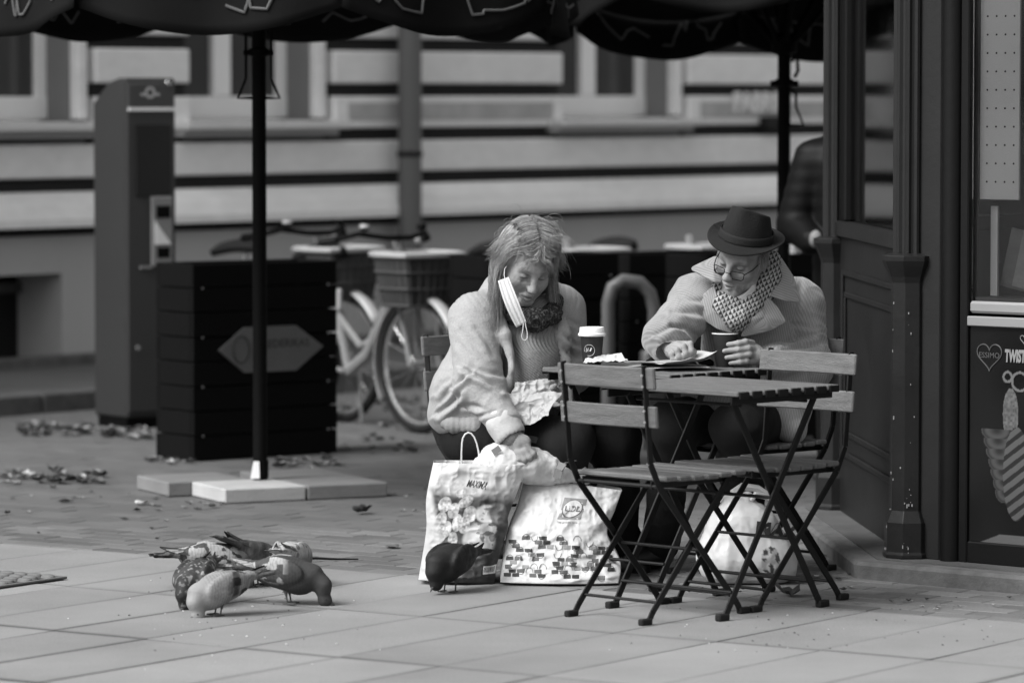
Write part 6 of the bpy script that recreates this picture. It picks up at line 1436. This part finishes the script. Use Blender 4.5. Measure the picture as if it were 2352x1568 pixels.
# ================================================================== GROUND DETAILS
# cast iron tree grate at the left edge
gc = gp(154, 1330)+V(0,0,.0035)
gr = thing('tree_grate', 'dark cast iron tree grate with rounded studs at the left edge', 'grate', gc, PAV_RZ)
MB().box((-.55,-.5,.001), (1.1,1.0,.003)).build('plate', mat('cast_iron', .05, .6, .3, 20, .3, 80), gr)
MB().box((-.55,-.008,.004), (1.1,.016,.006)).build('frame', mat('cast_iron_worn', .14, .5, .3, 20), gr); MB().box((-.008,-.516,.004), (.016,1.0,.006)).build('frame', mat('cast_iron_worn', .14, .5, .3, 20), gr)
stud = MB(); stud.lathe([(.024,0),(.022,.008),(.015,.012),(.006,.0125)], (0,0,.0026), 10); sme = stud.mesh('stud', smooth=True); sme.materials.append(mat('cast_iron_worn', .14, .5, .3, 20))
for i in range(17):
    for j in range(16):
        o = link('stud', sme, None, gr); o.location = (-.045-.061*i-.03*(j % 2), -.045-.06*j, 0); o.scale = (1.25, .8, 1); o.rotation_euler = (0,0,.3*((i+j) % 2))
# a stick
m_ = MB(); m_.tube([gp(690,1282,.006), gp(730,1281.5,.008), gp(760,1283,.007), gp(823,1283.5,.005)], [.004,.0045,.004,.0025], 6); tag(m_.build('stick', M_black, None), 'thin black stick lying behind the pigeons', 'stick')
# fallen leaves
LM = [mat('dry_leaf_%d' % i, v_, .8, .3, 30, .2, 90) for i, v_ in enumerate((.03,.10,.30,.5))]
def leaf_mesh(seed, size, curl):
    rng = random.Random(seed); n = 18; out = []
    for i in range(n):
        a = 2*math.pi*i/n; r = size*(.55+.35*abs(math.cos(2.5*a))*rng.uniform(.6,1.1)); out.append((r*math.cos(a), r*.7*math.sin(a)))
    vs_ = [V(0,0,curl*size*.1)]; 
    for k in (.5, 1.):
        for (x, y) in out: vs_.append(V(x*k, y*k, size*curl*(k**2)*(.55*abs(y)/size+.3*abs(math.sin(3*x/size+seed)))+.002))
    fs_ = [(0,1+i,1+(i+1) % n) for i in range(n)]+[(1+i,1+n+i,1+n+(i+1) % n,1+(i+1) % n) for i in range(n)]
    return vs_, fs_
def leaf(px, py, size, curl, m, seed, label):
    vs_, fs_ = leaf_mesh(seed, size, curl); b = MB(); b.add(vs_, fs_); o = b.build('leaf', m, None, smooth=True, fix=False); thicken(o, .0008, 0); o.location = gp(px, py, .003); o.rotation_euler = (0,0,seed*1.3); tag(o, label, 'leaf', 'single fallen leaves')
leaf(830, 1178, .055, 1.1, LM[0], 3, 'dark curled leaf lying right of the parasol slabs')
leaf(150, 1153, .04, .5, LM[0], 5, 'dark flat leaf on the bricks left of the parasol slabs')
leaf(325, 1157, .045, .5, LM[3], 8, 'pale leaf in front of the parasol slabs')
leaf(1812, 1366, .075, .9, LM[0], 11, 'dark shrivelled leaf on the bricks between the legs of the right chair')
leaf(955, 985, .06, 1.0, LM[0], 14, 'dark curled leaf on the ground behind the chair of the woman')
leaf(900, 1256, .05, .2, LM[1], 16, 'thin flat leaf sliver on the bricks left of the carrier bags')
lit = MB(); rng = random.Random(31)
def scatter(n, x0, x1, y0, y1, smin, smax):
    for k in range(n):
        vs_, fs_ = leaf_mesh(rng.randint(0, 99), rng.uniform(smin, smax), rng.uniform(.2,1.1)); c = gp(rng.uniform(x0, x1), rng.uniform(y0, y1), .002); R_ = Matrix.Rotation(rng.uniform(0,6.3), 3, 'Z')
        if c.dot(EA) > 17.3: c.z = -.016
        lit.add([R_ @ v+c for v in vs_], fs_, rng.choice((.12,.2,.4,.7,1.2)))
scatter(40, 50, 205, 975, 1000, .03, .06); scatter(34, 230, 350, 985, 1010, .03, .06); scatter(46, 0, 230, 1080, 1110, .03, .055); scatter(16, 340, 440, 1052, 1066, .02, .04); scatter(26, 640, 800, 1050, 1075, .02, .05); scatter(30, 780, 1000, 905, 960, .03, .05)
scatter(20, 0, 420, 1110, 1240, .01, .025); scatter(22, 780, 960, 970, 1040, .02, .04); scatter(18, 1860, 1990, 1250, 1360, .008, .022); scatter(14, 900, 1000, 1100, 1230, .008, .02); scatter(10, 1560, 1900, 1335, 1375, .006, .014); scatter(16, 1950, 2352, 1372, 1400, .006, .016); scatter(12, 420, 520, 1150, 1175, .012, .03)
lo = lit.build('leaf_litter', mat('leaf_litter', .26, .85, .3, 30, tone=True), None, fix=False); tag(lo, 'scattered dry leaf litter on the ground', 'leaf litter', kind='stuff')
crumb = MB()
for k in range(70):
    c = gp(rng.gauss(560, 190), rng.gauss(1400, 55), .002); r = rng.uniform(.001,.003); crumb.box(c+V(0,0,r/2), (r*2,r*1.5,r), rng.uniform(0,3), tone=rng.choice((.15,.3,2.,2.4)))
for k in range(60):
    c = gp(rng.uniform(1400,2300), rng.uniform(1390,1500), .002); r = rng.uniform(.001,.003); crumb.box(c+V(0,0,r/2), (r*2,r*1.5,r), rng.uniform(0,3), tone=rng.choice((.15,.3,.5,2.)))
co = crumb.build('crumbs', mat('crumbs', .26, .85, .1, 30, tone=True)); tag(co, 'tiny crumbs and grit on the paving', 'crumbs', kind='stuff')
